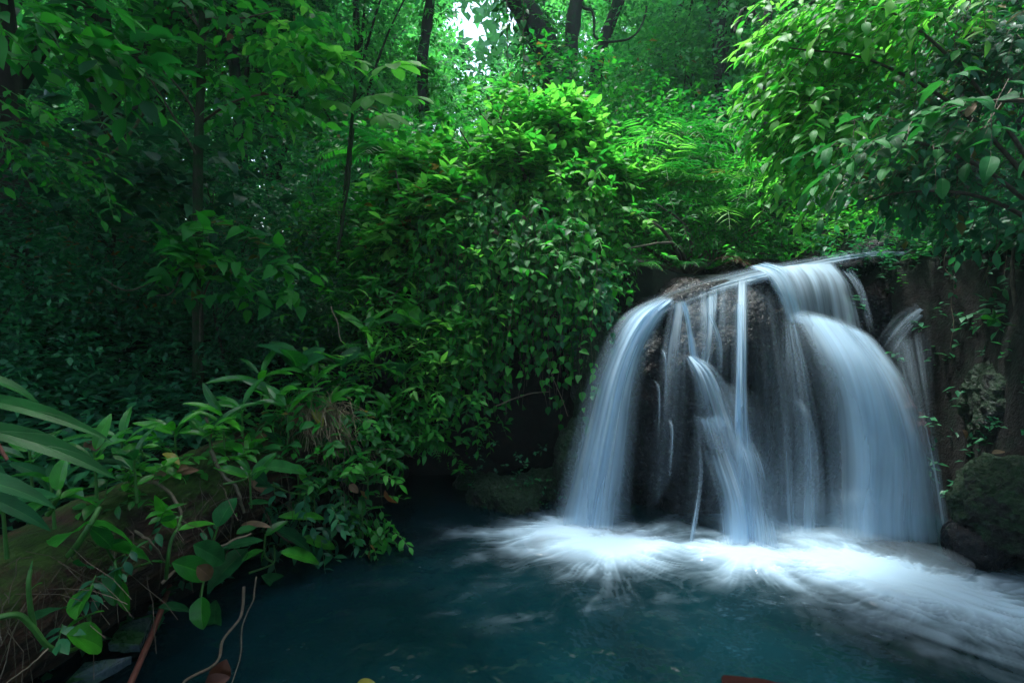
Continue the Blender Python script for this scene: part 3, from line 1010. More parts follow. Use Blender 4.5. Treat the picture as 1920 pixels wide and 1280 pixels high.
SH = [(-5.6, 4.6, 1.1), (-4.4, 5.6, 1.0), (-3.3, 6.6, 1.0), (-6.4, 7.0, 1.3), (-4.8, 8.2, 1.3), (-2.4, 7.6, 1.0), (-1.7, 8.6, 1.1), (-7.6, 5.6, 1.2), (-3.4, 9.4, 1.4),
      (-8.4, 9.2, 1.5), (-5.9, 10.6, 1.5), (-1.2, 7.2, .8), (-2.9, 5.2, .7), (-3.9, 3.9, .75), (-6.0, 3.4, .9)]
for i, (x, y, s) in enumerate(SH):
    put(shrA, i == 0, x, y, i * 1.3, s)
SG = [(-.6, 8.6, 1.1), (.6, 9.4, 1.2), (1.8, 8.3, 1.0), (3.0, 9.2, 1.2), (1.6, 10.8, 1.3), (4.2, 8.6, 1.1), (-1.6, 10.6, 1.4), (4.4, 10.6, 1.3), (5.6, 7.6, 1.1), (6.6, 9.5, 1.4),
      (0.2, 12.2, 1.4), (2.8, 12.6, 1.5), (5.2, 12.6, 1.5), (-3.2, 12.8, 1.6)]
for i, (x, y, s) in enumerate(SG):
    put(shrB, i == 0, x, y, i * 1.9, s)

# surrounding wood, mostly unseen, added to block skylight: behind the camera and out to the sides, walls and roof of leaves with a hole over the pool
pos = []
ang = rng.uniform(0, 2 * math.pi, 26000)
rr = rng.uniform(8.5, 15, 26000)
zz = rng.uniform(.5, 14, 26000)
px_, py_ = rr * np.sin(ang), 2 + rr * np.cos(ang)
keep = (np.cos(ang) < .1) | (np.sin(ang) < -.62) | (np.sin(ang) > .8)
w1 = np.stack([px_, py_, zz], -1)[keep]
rx_, ry_, rz_ = rng.uniform(-13, 13, 30000), rng.uniform(-12, 13, 30000), rng.uniform(8.5, 12.5, 30000)
hole = ((rx_ - 1.5) / 3.7) ** 2 + ((ry_ - 6.5) / 7.5) ** 2 < 1
hole |= ((rx_ + 2.7) / 1.1) ** 2 + ((ry_ - 6.6) / 1.3) ** 2 < 1  # extra opening shaped to drop dappled sun on the far log end
keep = ~hole & (ry_ < 6 + .5 * np.abs(rx_))
w2 = np.stack([rx_, ry_, rz_], -1)[keep]
pos = np.concatenate([w1, w2])
nz = fbm(pos[:, 0] * .45, pos[:, 1] * .45, pos[:, 2] * .45, 61, 3)
pos = pos[nz > .43]
ml = MB()
add_leaves(ml, pos, rng.normal(size=pos.shape), UP + rng.normal(0, .5, pos.shape), rng.uniform(.35, .6, len(pos)), .55, .15, T_LO)
# the wooded hillside far off, with two openings to the sky
n_ = 60000
dd_ = rng.uniform(34, 50, n_)
qx, qy = rng.uniform(-300, 2300, n_), rng.uniform(-500, 420, n_)
w3 = (np.array([0, 0, CAMZ]) + dd_[:, None] * (_f + ((qx - 960) / FX)[:, None] * _x - ((qy - 640) / FX)[:, None] * _u))
ops = np.zeros(n_)
for (ox, oy, sx_, sy_) in [(858, 48, 34, 26), (885, 72, 22, 12), (1095, 110, 26, 52), (1040, 50, 20, 34), (1080, 178, 10, 12), (720, 95, 12, 7), (950, 40, 12, 20)]:
    ops = np.maximum(ops, np.exp(-((qx - ox) / sx_) ** 2 - ((qy - oy) / sy_) ** 2))
keep = ops + .35 * (fbm(qx * .03, qy * .03, 0, 91, 3) - .5) < .33
ml2 = MB()
add_leaves(ml2, w3[keep], rng.normal(size=(keep.sum(), 3)), UP + rng.normal(0, .6, (keep.sum(), 3)), rng.uniform(.8, 1.3, keep.sum()), .55, .15, T_LO)
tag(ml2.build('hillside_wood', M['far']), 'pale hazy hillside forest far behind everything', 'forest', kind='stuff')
tag(ml.build('shading_wood', M['dark']), 'mostly unseen forest canopy added round and over the pool to block light', 'forest', kind='stuff')

# ---- ground cover ------------------------------------------------------------
def cover(n, x0, x1, y0, y1, dens_fn, size, matname, name, label, m=6, hh=(.1, .45), tmpl=T_LO, width=.5):
    x, y = rng.uniform(x0, x1, n), rng.uniform(y0, y1, n)
    k = (pool_sdf(x, y) > .12) & (rng.random(n) < dens_fn(x, y))
    x, y = x[k], y[k]
    z = hgt(x, y)
    h = rng.uniform(hh[0], hh[1], len(x)) * (.6 + .9 * fbm(x * 1.3, y * 1.3, 0, 77, 2))
    O = np.stack([x, y, z], -1)
    T = np.stack([rng.normal(0, .35, len(x)), rng.normal(0, .35, len(x)) - .15, np.ones(len(x))], -1)
    ml = MB()
    # leaves sit on the upper half of each shoot
    T = norm(T)
    shoots(ml, None, O + T * (h * .45)[:, None], T, h * .6, m, size * rng.uniform(.8, 1.25, len(x)), width, tmpl, .2, True, .1, 1.3, .003, .22)
    tag(ml.build(name, M[matname]), label, 'undergrowth', kind='stuff')


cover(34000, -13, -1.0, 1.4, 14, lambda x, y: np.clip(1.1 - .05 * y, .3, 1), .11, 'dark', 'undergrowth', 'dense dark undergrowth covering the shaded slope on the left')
cover(9000, -2.4, 8, 5.3, 15, lambda x, y: np.where((np.abs(x - 3.0 - .25 * (y - 6)) < 1.2) & (y < 7.5), .05, 1.0), .09, 'mid', 'undergrowth', 'green undergrowth covering the bank above the waterfall')
cover(3500, 3.4, 8, 1.5, 6, lambda x, y: .8 + 0 * x, .09, 'dark', 'undergrowth', 'dark undergrowth covering the right bank')

# ---- banks -------------------------------------------------------------------
rockobj('earth_bank', 'dark overhanging earth bank under the hanging vines', [
    (.05, 6.35, 1.5, 1.05, .8, 1.75, 31, dict(amp=.16, sq=2.6)),
    (-1.0, 6.2, .9, .8, .7, 1.25, 32, dict(amp=.16)),
    (.95, 6.1, 1.0, .5, .5, 1.1, 33, dict(amp=.12)),
    (-1.75, 5.2, .35, .62, .8, .85, 34, dict(amp=.14)),
], M['soil'], cat='bank')
rockobj('mossy_rock', 'dark mossy rock at the waterline left of the waterfall', [
    (*G(945, 935), .42, .32, .26, 41, dict(amp=.15, freq=3)), (*G(1020, 925), .25, .25, .28, 42, dict(amp=.13, freq=3)), (*P(1120, 720, 5.1), .22, .25, .62, 43, dict(amp=.13, freq=3)),
    (*P(1085, 860, 5.0), .22, .22, .42, 44, dict(amp=.13, freq=3)), (*G(880, 905), .2, .2, .12, 50, dict(amp=.1, freq=3))], M['mossrock'], n=90)
rockobj('mossy_rock', 'mossy green boulder on the right bank beside the widest cascade', [
    (*P(1905, 950, 3.9), .40, .4, .36, 45, dict(amp=.17, freq=2.6, sq=2)), (*P(1960, 780, 4.2), .5, .5, .5, 46, dict(amp=.2, freq=2.4))], M['mossrock'], n=110)
rockobj('wet_boulder', 'small wet dark boulder at the foot of the right bank', [
    (*P(1835, 1020, 3.95), .23, .22, .2, 47, dict(amp=.05))], M['rock'], n=40)
rockobj('wet_boulder', 'dark earthy rock wall right of the red rock', [
    (4.8, 4.95, .9, .62, .8, 1.5, 48, dict(amp=.14, sq=2.6))], M['soil'], n=80)

vx = [P(1780, 760, 4.3), P(1850, 800, 4.0), P(1910, 850, 3.8)]
for (a, d_, n_l, lb) in [((1790, 880), 4.05, 60, 'small dark leaves growing over the right boulder'), ((960, 880), 5.2, 50, 'tiny moss leaves on the rocks left of the waterfall')]:
    b0_ = P(*a, d_)
    t = thing('moss_plant', lb, 'plant', b0_)
    ml_ = MB()
    O_ = rng.normal(0, 1, (n_l, 3)) * np.array([.3, .12, .16]) + ([.62, -.1, .05] if a[0] > 1500 else [0, -.1, 0])
    shoots(ml_, None, O_, rng.normal(0, .5, (n_l, 3)) + [0, -.4, .5], .1, 5, .05, .6, T_LO)
    ml_.build('foliage', M['dark'], t)

# ---- central bushes ----------------------------------------------------------
def B(px, py, d, r, rz=None, ry=None):
    p = P(px, py, d)
    return (p[0], p[1], p[2], r, ry or r, rz or r * .8)


plant('bright_bush', 'tall bright green bush at the very top of the central mound', 'bush',
      [B(955, 195, 6.1, .42), B(900, 235, 6.0, .5), B(1000, 240, 6.1, .5), B(1060, 215, 6.3, .3), B(880, 300, 5.9, .42), B(960, 320, 5.9, .5)],
      600, 8, .135, 'bright', base=P(960, 480, 6.2), tmpl=T_OV, width=.5, L=.34, Tbias=(0, -.15, .55), seed=5, curl=.2, gap=.37, gf=1.8)
plant('bright_bush', 'bright green bush on the left shoulder of the central mound', 'bush',
      [B(780, 320, 5.9, .34), B(745, 375, 5.8, .34), B(810, 400, 5.6, .42), B(730, 440, 5.6, .3), B(850, 360, 5.7, .35)],
      460, 8, .145, 'bright', base=P(830, 540, 5.9), tmpl=T_OV, width=.5, L=.32, Tbias=(-.35, -.1, .35), seed=6, curl=.2, gap=.36, gf=1.8)
plant('bright_bush', 'bright green bush on the right shoulder beside the feathery bamboo', 'bush',
      [B(1095, 250, 6.2, .35), B(1120, 320, 6.1, .4), B(1060, 330, 5.9, .4), B(1180, 330, 6.2, .3)],
      330, 7, .12, 'bright', base=P(1080, 480, 6.3), tmpl=T_OV, width=.52, L=.3, Tbias=(.1, -.1, .5), seed=7, curl=.2, gap=.33, gf=1.8)
plant('leafy_bush', 'dull green bush filling the left slope under the bright shoulder', 'bush',
      [B(700, 480, 5.9, .5), B(640, 430, 6.3, .6), B(780, 500, 5.7, .45), B(700, 560, 5.6, .4)],
      520, 7, .10, 'mid', base=P(720, 690, 5.9), tmpl=T_OV, width=.5, L=.3, seed=8, gap=.3, gf=1.6)

# hanging vines on the mound
def vine_curtain(name, label, tops, n, length, matname, size, seed, out=(0, -1, 0), tmpl=T_HEART, spread=.12):
    t0 = np.array(tops[len(tops) // 2], float)
    t = thing(name, label, 'vine', t0)
    line = spline(tops, 60)
    i = rng.integers(0, 60, n)
    S = line[i] + rng.normal(0, spread, (n, 3)) - t0
    S[:, 1] += rng.uniform(0, .5, n)
    Ln = rng.uniform(*length, n)
    k = 14
    f = np.linspace(0, 1, k)
    o = np.array(out)
    dirs = o + rng.normal(0, .5, (n, 3))
    dirs[:, 2] = 0
    PT = S[:, None] + dirs[:, None] * (.32 * np.sqrt(f))[None, :, None] * Ln[:, None, None] ** .5
    PT[..., 2] -= Ln[:, None] * f[None] ** 1.25 * 1.0
    PT[..., 0] += .06 * (noise3(f[None] * 4 + 0 * Ln[:, None], np.arange(n)[:, None] * 3.3, 0, seed) - .5) * 2
    PT[..., 1] += .08 * (noise3(f[None] * 4 + 0 * Ln[:, None], np.arange(n)[:, None] * 7.3, 5, seed) - .5) * 2
    ml, ms = MB(), MB()
    tubes(ms, PT, .0025, 3)
    per = 15
    for q in range(per):
        ff = (q + rng.random(n)) / per
        j = np.clip((ff * (k - 1)), 0, k - 1.001)
        a = j.astype(int)
        fr = (j - a)[:, None]
        p = PT[np.arange(n), a] * (1 - fr) + PT[np.arange(n), np.minimum(a + 1, k - 1)] * fr
        d = rng.normal(0, .55, (n, 3)) + o * .45 - UP * .75
        nn = o * .8 + UP * .75 + rng.normal(0, .35, (n, 3))
        add_leaves(ml, p + norm(d) * .02, d, nn, size * rng.uniform(.6, 1.25, n), rng.uniform(.6, .8, n), .15, tmpl)
    ml.build('foliage', M[matname], t)
    ms.build('stem', M['twig'], t)
    return t


vine_curtain('hanging_vine', 'bright heart leaved vine pouring over the left side of the mound',
             [P(830, 420, 5.5), P(880, 400, 5.4), P(930, 380, 5.4), P(960, 400, 5.4)], 170, (.6, 1.7), 'mid', .085, 1)
vine_curtain('hanging_vine', 'heart leaved vine hanging from the middle of the mound over the dark hollow',
             [P(930, 430, 5.35), P(1000, 400, 5.3), P(1060, 430, 5.3), P(1110, 480, 5.3)], 190, (.7, 1.75), 'mid', .085, 2)
vine_curtain('hanging_vine', 'dark vine with brown leaves hanging between the mound and the left cascade',
             [P(1080, 500, 5.2), P(1120, 540, 5.15), P(1150, 570, 5.1)], 60, (.2, .75), 'dark', .07, 3)
vine_curtain('hanging_vine', 'lower vine curtain drooping left of the dark hollow',
             [P(820, 600, 5.3), P(860, 570, 5.25), P(900, 580, 5.25)], 90, (.4, 1.15), 'mid', .09, 4)
vine_curtain('hanging_vine', 'leafy vine spilling from the top of the mound just under the bright bush',
             [P(850, 330, 5.7), P(940, 330, 5.6), P(1040, 340, 5.6), P(1130, 370, 5.7)], 170, (.4, 1.0), 'bright', .09, 5)

# feathery bamboo
def fronds(ml, ms, O, D, L, npin, size, arch=.5, width=.22, rise=.6, tmpl=T_LANCE, pin_angle=.9, taper=True, rnd=None):
    """arching fronds with paired leaflets; O (N,3) bases, D (N,3) horizontal directions"""
    N = len(O)
    D = norm(D)
    L = np.broadcast_to(np.asarray(L, float), (N,))
    size = np.broadcast_to(np.asarray(size, float), (N,))
    f = np.linspace(0, 1, 12)
    r_ = np.broadcast_to(np.asarray(rise, float), (N,))
    PT = O[:, None] + D[:, None] * (L[:, None] * f)[..., None] + UP * ((r_[:, None] * f - arch * f ** 2) * L[:, None])[..., None]
    tubes(ms, PT, np.linspace(1, .35, 12) * .004, 3)
    s = norm(np.cross(D, UP))
    br = rng.random(N) if rnd is None else rnd
    for q in range(npin):
        ff = .12 + .88 * (q + .5) / npin
        j = ff * 11
        a = int(j)
        p = PT[:, a] * (1 - (j - a)) + PT[:, min(a + 1, 11)] * (j - a)
        tg = norm(PT[:, min(a + 1, 11)] - PT[:, max(a - 1, 0)])
        k = math.sin(math.pi * min(ff * .85 + .18, 1)) ** .7 if taper else 1
        for sg in (-1, 1):
            d = tg * (1 - pin_angle * .75) + s * sg * pin_angle - UP * .12 + rng.normal(0, .06, (N, 3))
            nn = UP * .8 + np.cross(s, tg) * .6 + s * sg * .2 + rng.normal(0, .1, (N, 3))
            add_leaves(ml, p, d, nn, size * max(k, .2), width, .18, tmpl, np.clip(br + rng.normal(0, .08, N), 0, 1))


def frond_plant(name, label, cat, bases, nf, L, npin, size, matname, arch=.55, rise=(.4, .9), width=.22, bias=(0, 0, 0), tmpl=T_LANCE, group=None, pin=.9):
    b0 = np.array(bases[0], float)
    t = thing(name, label, cat, b0, group)
    for b in bases:
        ml, ms = MB(), MB()
        a = rng.uniform(0, 2 * math.pi) + np.arange(nf) * 2 * math.pi / nf + rng.normal(0, .25, nf)
        O = np.repeat(np.array(b)[None] - b0, nf, 0)
        D = np.stack([np.cos(a), np.sin(a), 0 * a], -1) + np.array(bias)
        fronds(ml, ms, O, D, L * rng.uniform(.7, 1.15, len(O)), npin, size, arch, width, rng.uniform(*rise, len(O)), tmpl, pin)
        ml.build('leaflets', M[matname], t)
        ms.build('stalk', M['stem'], t)
    return t


for i, (lab, pts) in enumerate([
        ('feathery bamboo clump on the bank top nearest the central bush', [(1190, 300, 6.4), (1220, 260, 6.6), (1170, 350, 6.3), (1240, 320, 6.4)]),
        ('feathery bamboo clump crowning the bank above the middle of the falls', [(1280, 255, 6.7), (1300, 300, 6.5), (1330, 270, 6.8), (1260, 350, 6.3), (1320, 360, 6.3)]),
        ('feathery bamboo clump furthest right on the bank top, bright at its tips', [(1370, 335, 6.3), (1400, 370, 6.1), (1420, 330, 6.4), (1360, 400, 6.1)])]):
    frond_plant('bamboo_clump', lab, 'bamboo', [P(*p) for p in pts], 11, .55, 6, .24, 'mid' if i == 1 else 'bright', arch=.8, rise=(.3, 1.2), width=.14, bias=(0, -.5, 0), pin=.75)
# dark hanging mass under the bamboo
plant('tangled_shrub', 'dark tangled shrub hanging under the bamboo above the falls', 'shrub',
      [B(1180, 420, 6.0, .4), B(1260, 420, 6.1, .45), B(1340, 430, 6.2, .4), B(1420, 430, 6.2, .4), B(1150, 490, 5.6, .3)],
      480, 7, .085, 'mid', base=P(1290, 520, 6.3), L=.28, seed=9, gap=.28, gf=1.8, Tbias=(0, -.4, -.3), tmpl=T_LANCE, width=.35)
FERN = [((1195, 500, 5.5), .33, 'fern beside the lip of the left cascade'), ((1290, 495, 5.7), .28, 'small pale fern between bamboo and the falls'),
        ((1375, 478, 5.8), .24, 'rusty tinged fern over the middle of the lip'), ((1440, 470, 6.0), .26, 'star shaped fern just above the rock lip'),
        ((1475, 450, 6.2), .34, 'broad fern above the upper curtain'), ((1230, 450, 5.8), .35, 'dark fern on the bank below the bamboo'),
        ((790, 830, 5.0), .45, 'long drooping fern above the dark pool corner'), ((700, 660, 4.9), .4, 'grassy fern clump near the end of the log')]
for (p, L_, lab) in FERN:
    frond_plant('fern', lab, 'fern', [P(*p)], 9, L_, 14, L_ * .26, 'mid', arch=.75, rise=(.3, .9), width=.2, bias=(0, -.4, 0), group=None)
frond_plant('rusty_fern', 'withered rust coloured fern hanging over the rock lip', 'fern', [P(1385, 492, 5.7), P(1365, 485, 5.75)], 6, .2, 10, .06, 'rusty', arch=1.0, bias=(0, -.6, 0))
frond_plant('tree_fern', 'dark tree fern with long fronds left of the bright bush', 'tree fern', [P(740, 300, 7.2)], 12, 1.3, 24, .28, 'mid', arch=.6, rise=(.3, .7), width=.2, bias=(.1, -.3, 0))

# palmate big leaf plant
T_PALM = leaf_tmpl([0, .1, .3, .5, .7, .86, 1], [.2, .42, .7, .9, 1, .75, .05], fold=.1)
pt = thing('big_leaf_tree', 'tree with huge lobed leaves spreading left of the bright bush', 'tree', P(668, 640, 6.2))
ml, ms = MB(), MB()
b0 = np.array(pt.location)
trunk_pts = spline([P(668, 640, 6.2) - b0, P(640, 480, 6.2) - b0, P(650, 330, 6.0) - b0, P(668, 150, 5.8) - b0], 16)
tubes(ms, trunk_pts, np.linspace(.03, .018, 16), 7, bump=.2)
for (ax, ay, ad, sx, sy, sd, R_) in [(735, 122, 5.4, 668, 160, 5.8, .34), (640, 115, 5.5, 660, 150, 5.8, .34), (700, 180, 5.4, 668, 190, 5.8, .3), (765, 182, 5.5, 668, 200, 5.8, .26),
                                     (625, 190, 5.6, 662, 200, 5.8, .28), (720, 215, 5.9, 668, 210, 5.9, .25), (590, 150, 6.1, 660, 190, 5.9, .3)]:
    c = P(ax, ay, ad) - b0
    s0 = P(sx, sy, sd) - b0
    tubes(ms, spline([s0, (s0 + c) / 2 + [0, 0, .06], c], 8), .005, 4)
    axis = norm(c - s0)
    n_ = norm(UP * .9 + np.array([0, -.55, 0]) + rng.normal(0, .15, 3))
    s_ = norm(np.cross(axis, n_))
    ml = MB()
    for k, a in enumerate(np.linspace(-2.1, 2.1, 7)):
        d = axis * math.cos(a) + s_ * math.sin(a)
        add_leaves(ml, [c], [d - UP * .1], [n_], R_ * 1.3 * (1 - .12 * abs(a)), .42, .25, T_PALM, rnd=np.array([.6 + .06 * k % .2]))
    ml.build('leaf', M['bright'], pt)
ms.build('trunk', M['mossbark'], pt)

# ---- big background trunks (visible, dark, mossy) ------------------------------
def trunk_tree(name, label, pts, r0, r1, epi=0, matname='bark', crown=None, cat='tree', epim='mid', esz=.2):
    b0 = P(*pts[0])
    t = thing(name, label, cat, b0)
    pl = spline([P(*p) - b0 for p in pts], 30)
    ms = MB()
    tubes(ms, pl, np.linspace(r0, r1, 30), 14, bump=.45)
    ms.build('trunk', M[matname], t)
    if epi or crown:
        ml = MB()
        if epi:
            i = rng.integers(0, 30, epi)
            a = rng.uniform(0, 2 * math.pi, epi)
            D = np.stack([np.cos(a), np.sin(a), rng.uniform(-.2, .5, epi)], -1)
            shoots(ml, None, pl[i] + D * (np.linspace(r0, r1, 30)[i] * .8)[:, None] + rng.normal(0, .05, (epi, 3)), D, .35, 5, esz, .4, T_LO, .3, False, .6, .8)
        if crown:
            pos, dd = blob_points([(b[0] - b0[0], b[1] - b0[1], b[2] - b0[2], *b[3:]) for b in crown], 1500, .3, .36, .6, 5)
            shoots(ml, None, pos, dd + rng.normal(0, .4, pos.shape), .5, 6, .19, .5, T_LO)
        ml.build('epiphytes' if not crown else 'crown', M[epim], t)
    return t


trunk_tree('leaning_tree', 'thick dark leaning tree trunk hung with epiphytes behind the bright bush', [(1075, 260, 11), (1045, 150, 11), (1010, 60, 11), (960, -30, 11), (930, -150, 11)], .28, .30, 260, crown=[B(930, -330, 11, 1.8), B(1000, -420, 12, 2)])
trunk_tree('straight_tree', 'straight dark trunk right of the thick leaning one', [(1072, 200, 13), (1070, 100, 13), (1083, -20, 13), (1090, -160, 13)], .17, .20, 60, crown=[B(1100, -350, 13, 2.2), B(1050, -300, 14, 2)])
trunk_tree('leaning_tree', 'slim dark trunk leaning right above the hazy slope', [(1110, 190, 14), (1125, 100, 14), (1165, -10, 14), (1200, -120, 14)], .17, .15, 80)
trunk_tree('slim_tree', 'thin dark trunk rising beside the overhanging leaves on the right', [(1435, 260, 9), (1436, 120, 9), (1440, 30, 9), (1455, -80, 9)], .075, .07, 30, esz=.14)
trunk_tree('slim_tree', 'hazy thin trunk at the left edge of the sky gap', [(795, 210, 12), (792, 120, 12), (805, 20, 12), (815, -80, 12)], .13, .11, 160, esz=.2)
trunk_tree('right_shade_tree', 'dark trunk half hidden behind the right hand leaves', [(1815, 420, 5.6), (1812, 200, 5.6), (1800, 20, 5.6), (1790, -300, 5.6)], .10, .09, 0, crown=[B(2100, -420, 5, 1.6), B(1750, -560, 6, 1.3)], epim='dark')

# slender mossy sapling, left foreground
sp_ = thing('sapling', 'slender mossy sapling rising in front of the dark undergrowth, with side branches', 'tree', P(372, 760, 4.7))
b0 = np.array(sp_.location)
ms = MB()
tr_pts = spline([P(372, 760, 4.7) - b0, P(371, 500, 4.7) - b0, P(372, 300, 4.65) - b0, P(377, 150, 4.6) - b0, P(382, -40, 4.6) - b0, P(386, -260, 4.6) - b0], 40)
tubes(ms, tr_pts, np.linspace(.045, .028, 40), 10, bump=.25)
ms.build('trunk', M['mossbark'], sp_)
ms = MB()
BR = [[(378, 230, 4.65), (430, 195, 4.5), (490, 178, 4.4), (550, 182, 4.3)], [(378, 235, 4.65), (340, 170, 4.5), (290, 120, 4.4), (245, 85, 4.3)],
      [(384, 62, 4.6), (420, 45, 4.5), (438, 34, 4.4)], [(383, 35, 4.6), (450, 35, 4.4), (520, 20, 4.3)], [(380, 60, 4.6), (350, 20, 4.5), (330, -40, 4.4)],
      [(374, 300, 4.65), (320, 210, 4.4), (270, 130, 4.2)], [(376, 180, 4.6), (390, 110, 4.7), (360, 20, 4.8)]]
for b in BR:
    pl = spline([P(*q) - b0 for q in b], 12)
    tubes(ms, pl, np.linspace(.013, .005, 12), 5)
ms.build('branch', M['twig'], sp_)
ml = MB()
pos, dd = blob_points([tuple(np.array(B(*q)) - np.array([*b0, 0, 0, 0])) for q in [(500, 190, 4.3, .3, .12), (260, 90, 4.3, .35, .15), (330, 0, 4.4, .4, .2), (500, 40, 4.3, .4, .2), (420, 130, 4.5, .25, .12), (150, 60, 4.2, .35, .2), (60, 20, 3.8, .35, .2)]], 150, .2, 0, 1, 9)
shoots(ml, None, pos, dd + [0, 0, .1], .25, 6, .13, .55, T_OV, .2, up=1.2)
ml.build('foliage', M['mid'], sp_)

# curly lianas
def liana(label, pts, r=.012, matname='root', leaves=0, leafmat='mid', lsize=.08, name='liana', cat='liana'):
    b0 = P(*pts[0])
    pl = spline([P(*q) - b0 for q in pts], 40)
    pl = pl + (np.stack([fbm(np.arange(40) * .13 + 9 * pts[0][0], s, 0, 5, 2) for s in (1.5, 7.5, 13.5)], -1) - .5) * r * 4
    ms = MB()
    tubes(ms, pl, np.linspace(1.15, .7, 40) * r, 6, bump=.2)
    if leaves:
        t = thing(name, label, cat, b0)
        ms.build('stem', M[matname], t)
        ml = MB()
        i = rng.integers(3, 40, leaves)
        d = rng.normal(0, .6, (leaves, 3)) + [0, -.5, -.5]
        add_leaves(ml, pl[i], d, UP + np.array([0, -.7, 0]) + rng.normal(0, .3, (leaves, 3)), lsize * rng.uniform(.7, 1.2, leaves), .65, .2, T_HEART)
        ml.build('foliage', M[leafmat], t)
        return t
    o = ms.build(name, M[matname])
    o.location = b0
    return tag(o, label, cat)


liana('pale curling liana dangling between the sapling and the dark trunk', [(289, 138, 4.8), (283, 190, 4.8), (250, 245, 4.8), (220, 278, 4.8), (190, 297, 4.8), (150, 307, 4.8), (110, 295, 4.8)], .013)
liana('thin liana looping beside the straight dark trunk', [(1092, 14, 11), (1106, 20, 11), (1112, 50, 11), (1118, 72, 11), (1140, 80, 11), (1175, 76, 11), (1200, 58, 11), (1212, 10, 11)], .03, 'mossbark')
liana('leafy liana hanging in front of the leaning trunk', [(981, -30, 6.5), (981, 40, 6.5), (982, 90, 6.5), (981, 150, 6.4)], .008, leaves=26, lsize=.13)
liana('thin leafy liana left of the leaning trunk', [(951, 0, 6.6), (951, 70, 6.6), (951, 130, 6.5)], .006, leaves=10, lsize=.11)
liana('dark liana arching over the right slope', [(1382, 60, 8), (1390, 18, 8), (1410, 18, 8), (1428, 40, 8)], .03, 'bark')
liana('bare thin stem standing at the left end of the fern slope', [(632, 495, 5.6), (640, 420, 5.6), (652, 340, 5.6), (662, 240, 5.6)], .016, 'mossbark')

# ================================================================== RIGHT HAND TREE
def right_tree(name, label, blobs, n, m, size, matname, joints, bias, seed, tmpl=T_OV, width=.4, gap=.3, gf=1.6, L=.3, curl=.3):
    b0 = P(*joints[0][0])
    t = thing(name, label, 'tree', b0)
    pos, dd = blob_points(blobs, n, .25, gap, gf, seed)
    ml, ms = MB(), MB()
    T = dd * .35 + np.array(bias) + rng.normal(0, .22, pos.shape)
    shoots(ml, ms, pos - b0, T, L * rng.uniform(.7, 1.3, len(pos)), m, size, width, tmpl, curl, False, .45, .9, .003, .2)
    ml.build('foliage', M[matname], t)
    for j in joints:
        pl = spline([P(*q) - b0 for q in j], 24)
        tubes(ms, pl, np.linspace(.017, .004, 24), 6, bump=.15)
    ms.build('branch', M['twig'], t)
    return t


J1 = [(2050, 500, 3.6), (1850, 250, 3.5), (1650, 120, 3.4), (1480, 90, 3.4)]
J2 = [(2050, 500, 3.6), (1850, 320, 3.5), (1660, 260, 3.5), (1500, 300, 3.5)]
J3 = [(2050, 500, 3.6), (1860, 200, 3.5), (1700, 40, 3.4), (1560, -10, 3.4)]
J4 = [(2050, 500, 3.6), (1870, 380, 3.5), (1700, 360, 3.6), (1560, 400, 3.7)]
right_tree('overhanging_tree', 'big overhanging tree on the right with drooping pointed bright leaves',
           [B(1560, 60, 3.7, .42, .3), B(1500, 120, 3.6, .25, .22), B(1640, 30, 3.6, .4, .25), B(1540, 230, 3.6, .35, .22), B(1490, 200, 3.6, .16), B(1620, 160, 3.7, .4, .25),
            B(1560, 310, 3.8, .3, .13), B(1740, 10, 3.6, .45, .2), B(1480, 20, 3.8, .2, .2)],
           460, 7, .115, 'bright', [J1, J2, J3, J4], (-.85, -.15, -.42), 11)
right_tree('overhanging_tree', 'darker leafy tree behind the bright overhanging leaves on the right edge',
           [B(1800, 150, 3.9, .6, .4), B(1700, 290, 3.9, .4, .3), B(1850, 330, 3.9, .4, .35), B(1900, 60, 3.7, .5, .4), B(1720, 330, 4.2, .35, .12), B(1650, 340, 4.4, .35, .1)],
           430, 7, .115, 'dark', [J1, J2, J4], (-.6, -.2, -.45), 12)  # shares the bright tree's boughs; the shaded side is coloured darker
right_tree('leafy_branch', 'near branch with broad ribbed leaves and one withered tip at the right edge',
           [B(1830, 200, 2.6, .2, .1), B(1880, 130, 2.6, .16, .1), B(1900, 220, 2.5, .15, .1), B(1690, 250, 2.8, .25, .1), B(1600, 290, 2.9, .2, .1)],
           32, 5, .13, 'near_dull', [[(2050, 200, 2.6), (1950, 190, 2.6), (1860, 190, 2.6), (1790, 200, 2.6)]], (-.8, -.3, -.3), 13, T_NEAR, .42, gap=0)
plant('shade_shrub', 'dark shrub on the right bank above the mossy boulder', 'shrub', [B(1890, 450, 4.4, .3), B(1950, 580, 4.3, .35), B(1860, 410, 4.9, .35), B(1960, 400, 4, .4)],
      200, 6, .11, 'dark', base=P(1950, 720, 4.6), L=.25, seed=15, tmpl=T_OV, Tbias=(-.3, -.3, .1))
plant('green_shrub', 'leafy shrub lit from behind above the upper cascade', 'shrub', [B(1560, 420, 7.2, .5), B(1660, 430, 7.2, .5), B(1620, 350, 7.6, .6), B(1750, 430, 7, .5)],
      420, 7, .11, 'bright', base=P(1650, 500, 7.4), L=.3, seed=16, gap=.3, gf=1.6)

vine_curtain('hanging_vine', 'thin dark vines hanging down the shaded right bank', [P(1880, 470, 4.6), P(1910, 460, 4.5), P(1960, 450, 4.4)], 28, (.5, 1.6), 'dark', .06, 6, out=(0, -.6, 0))
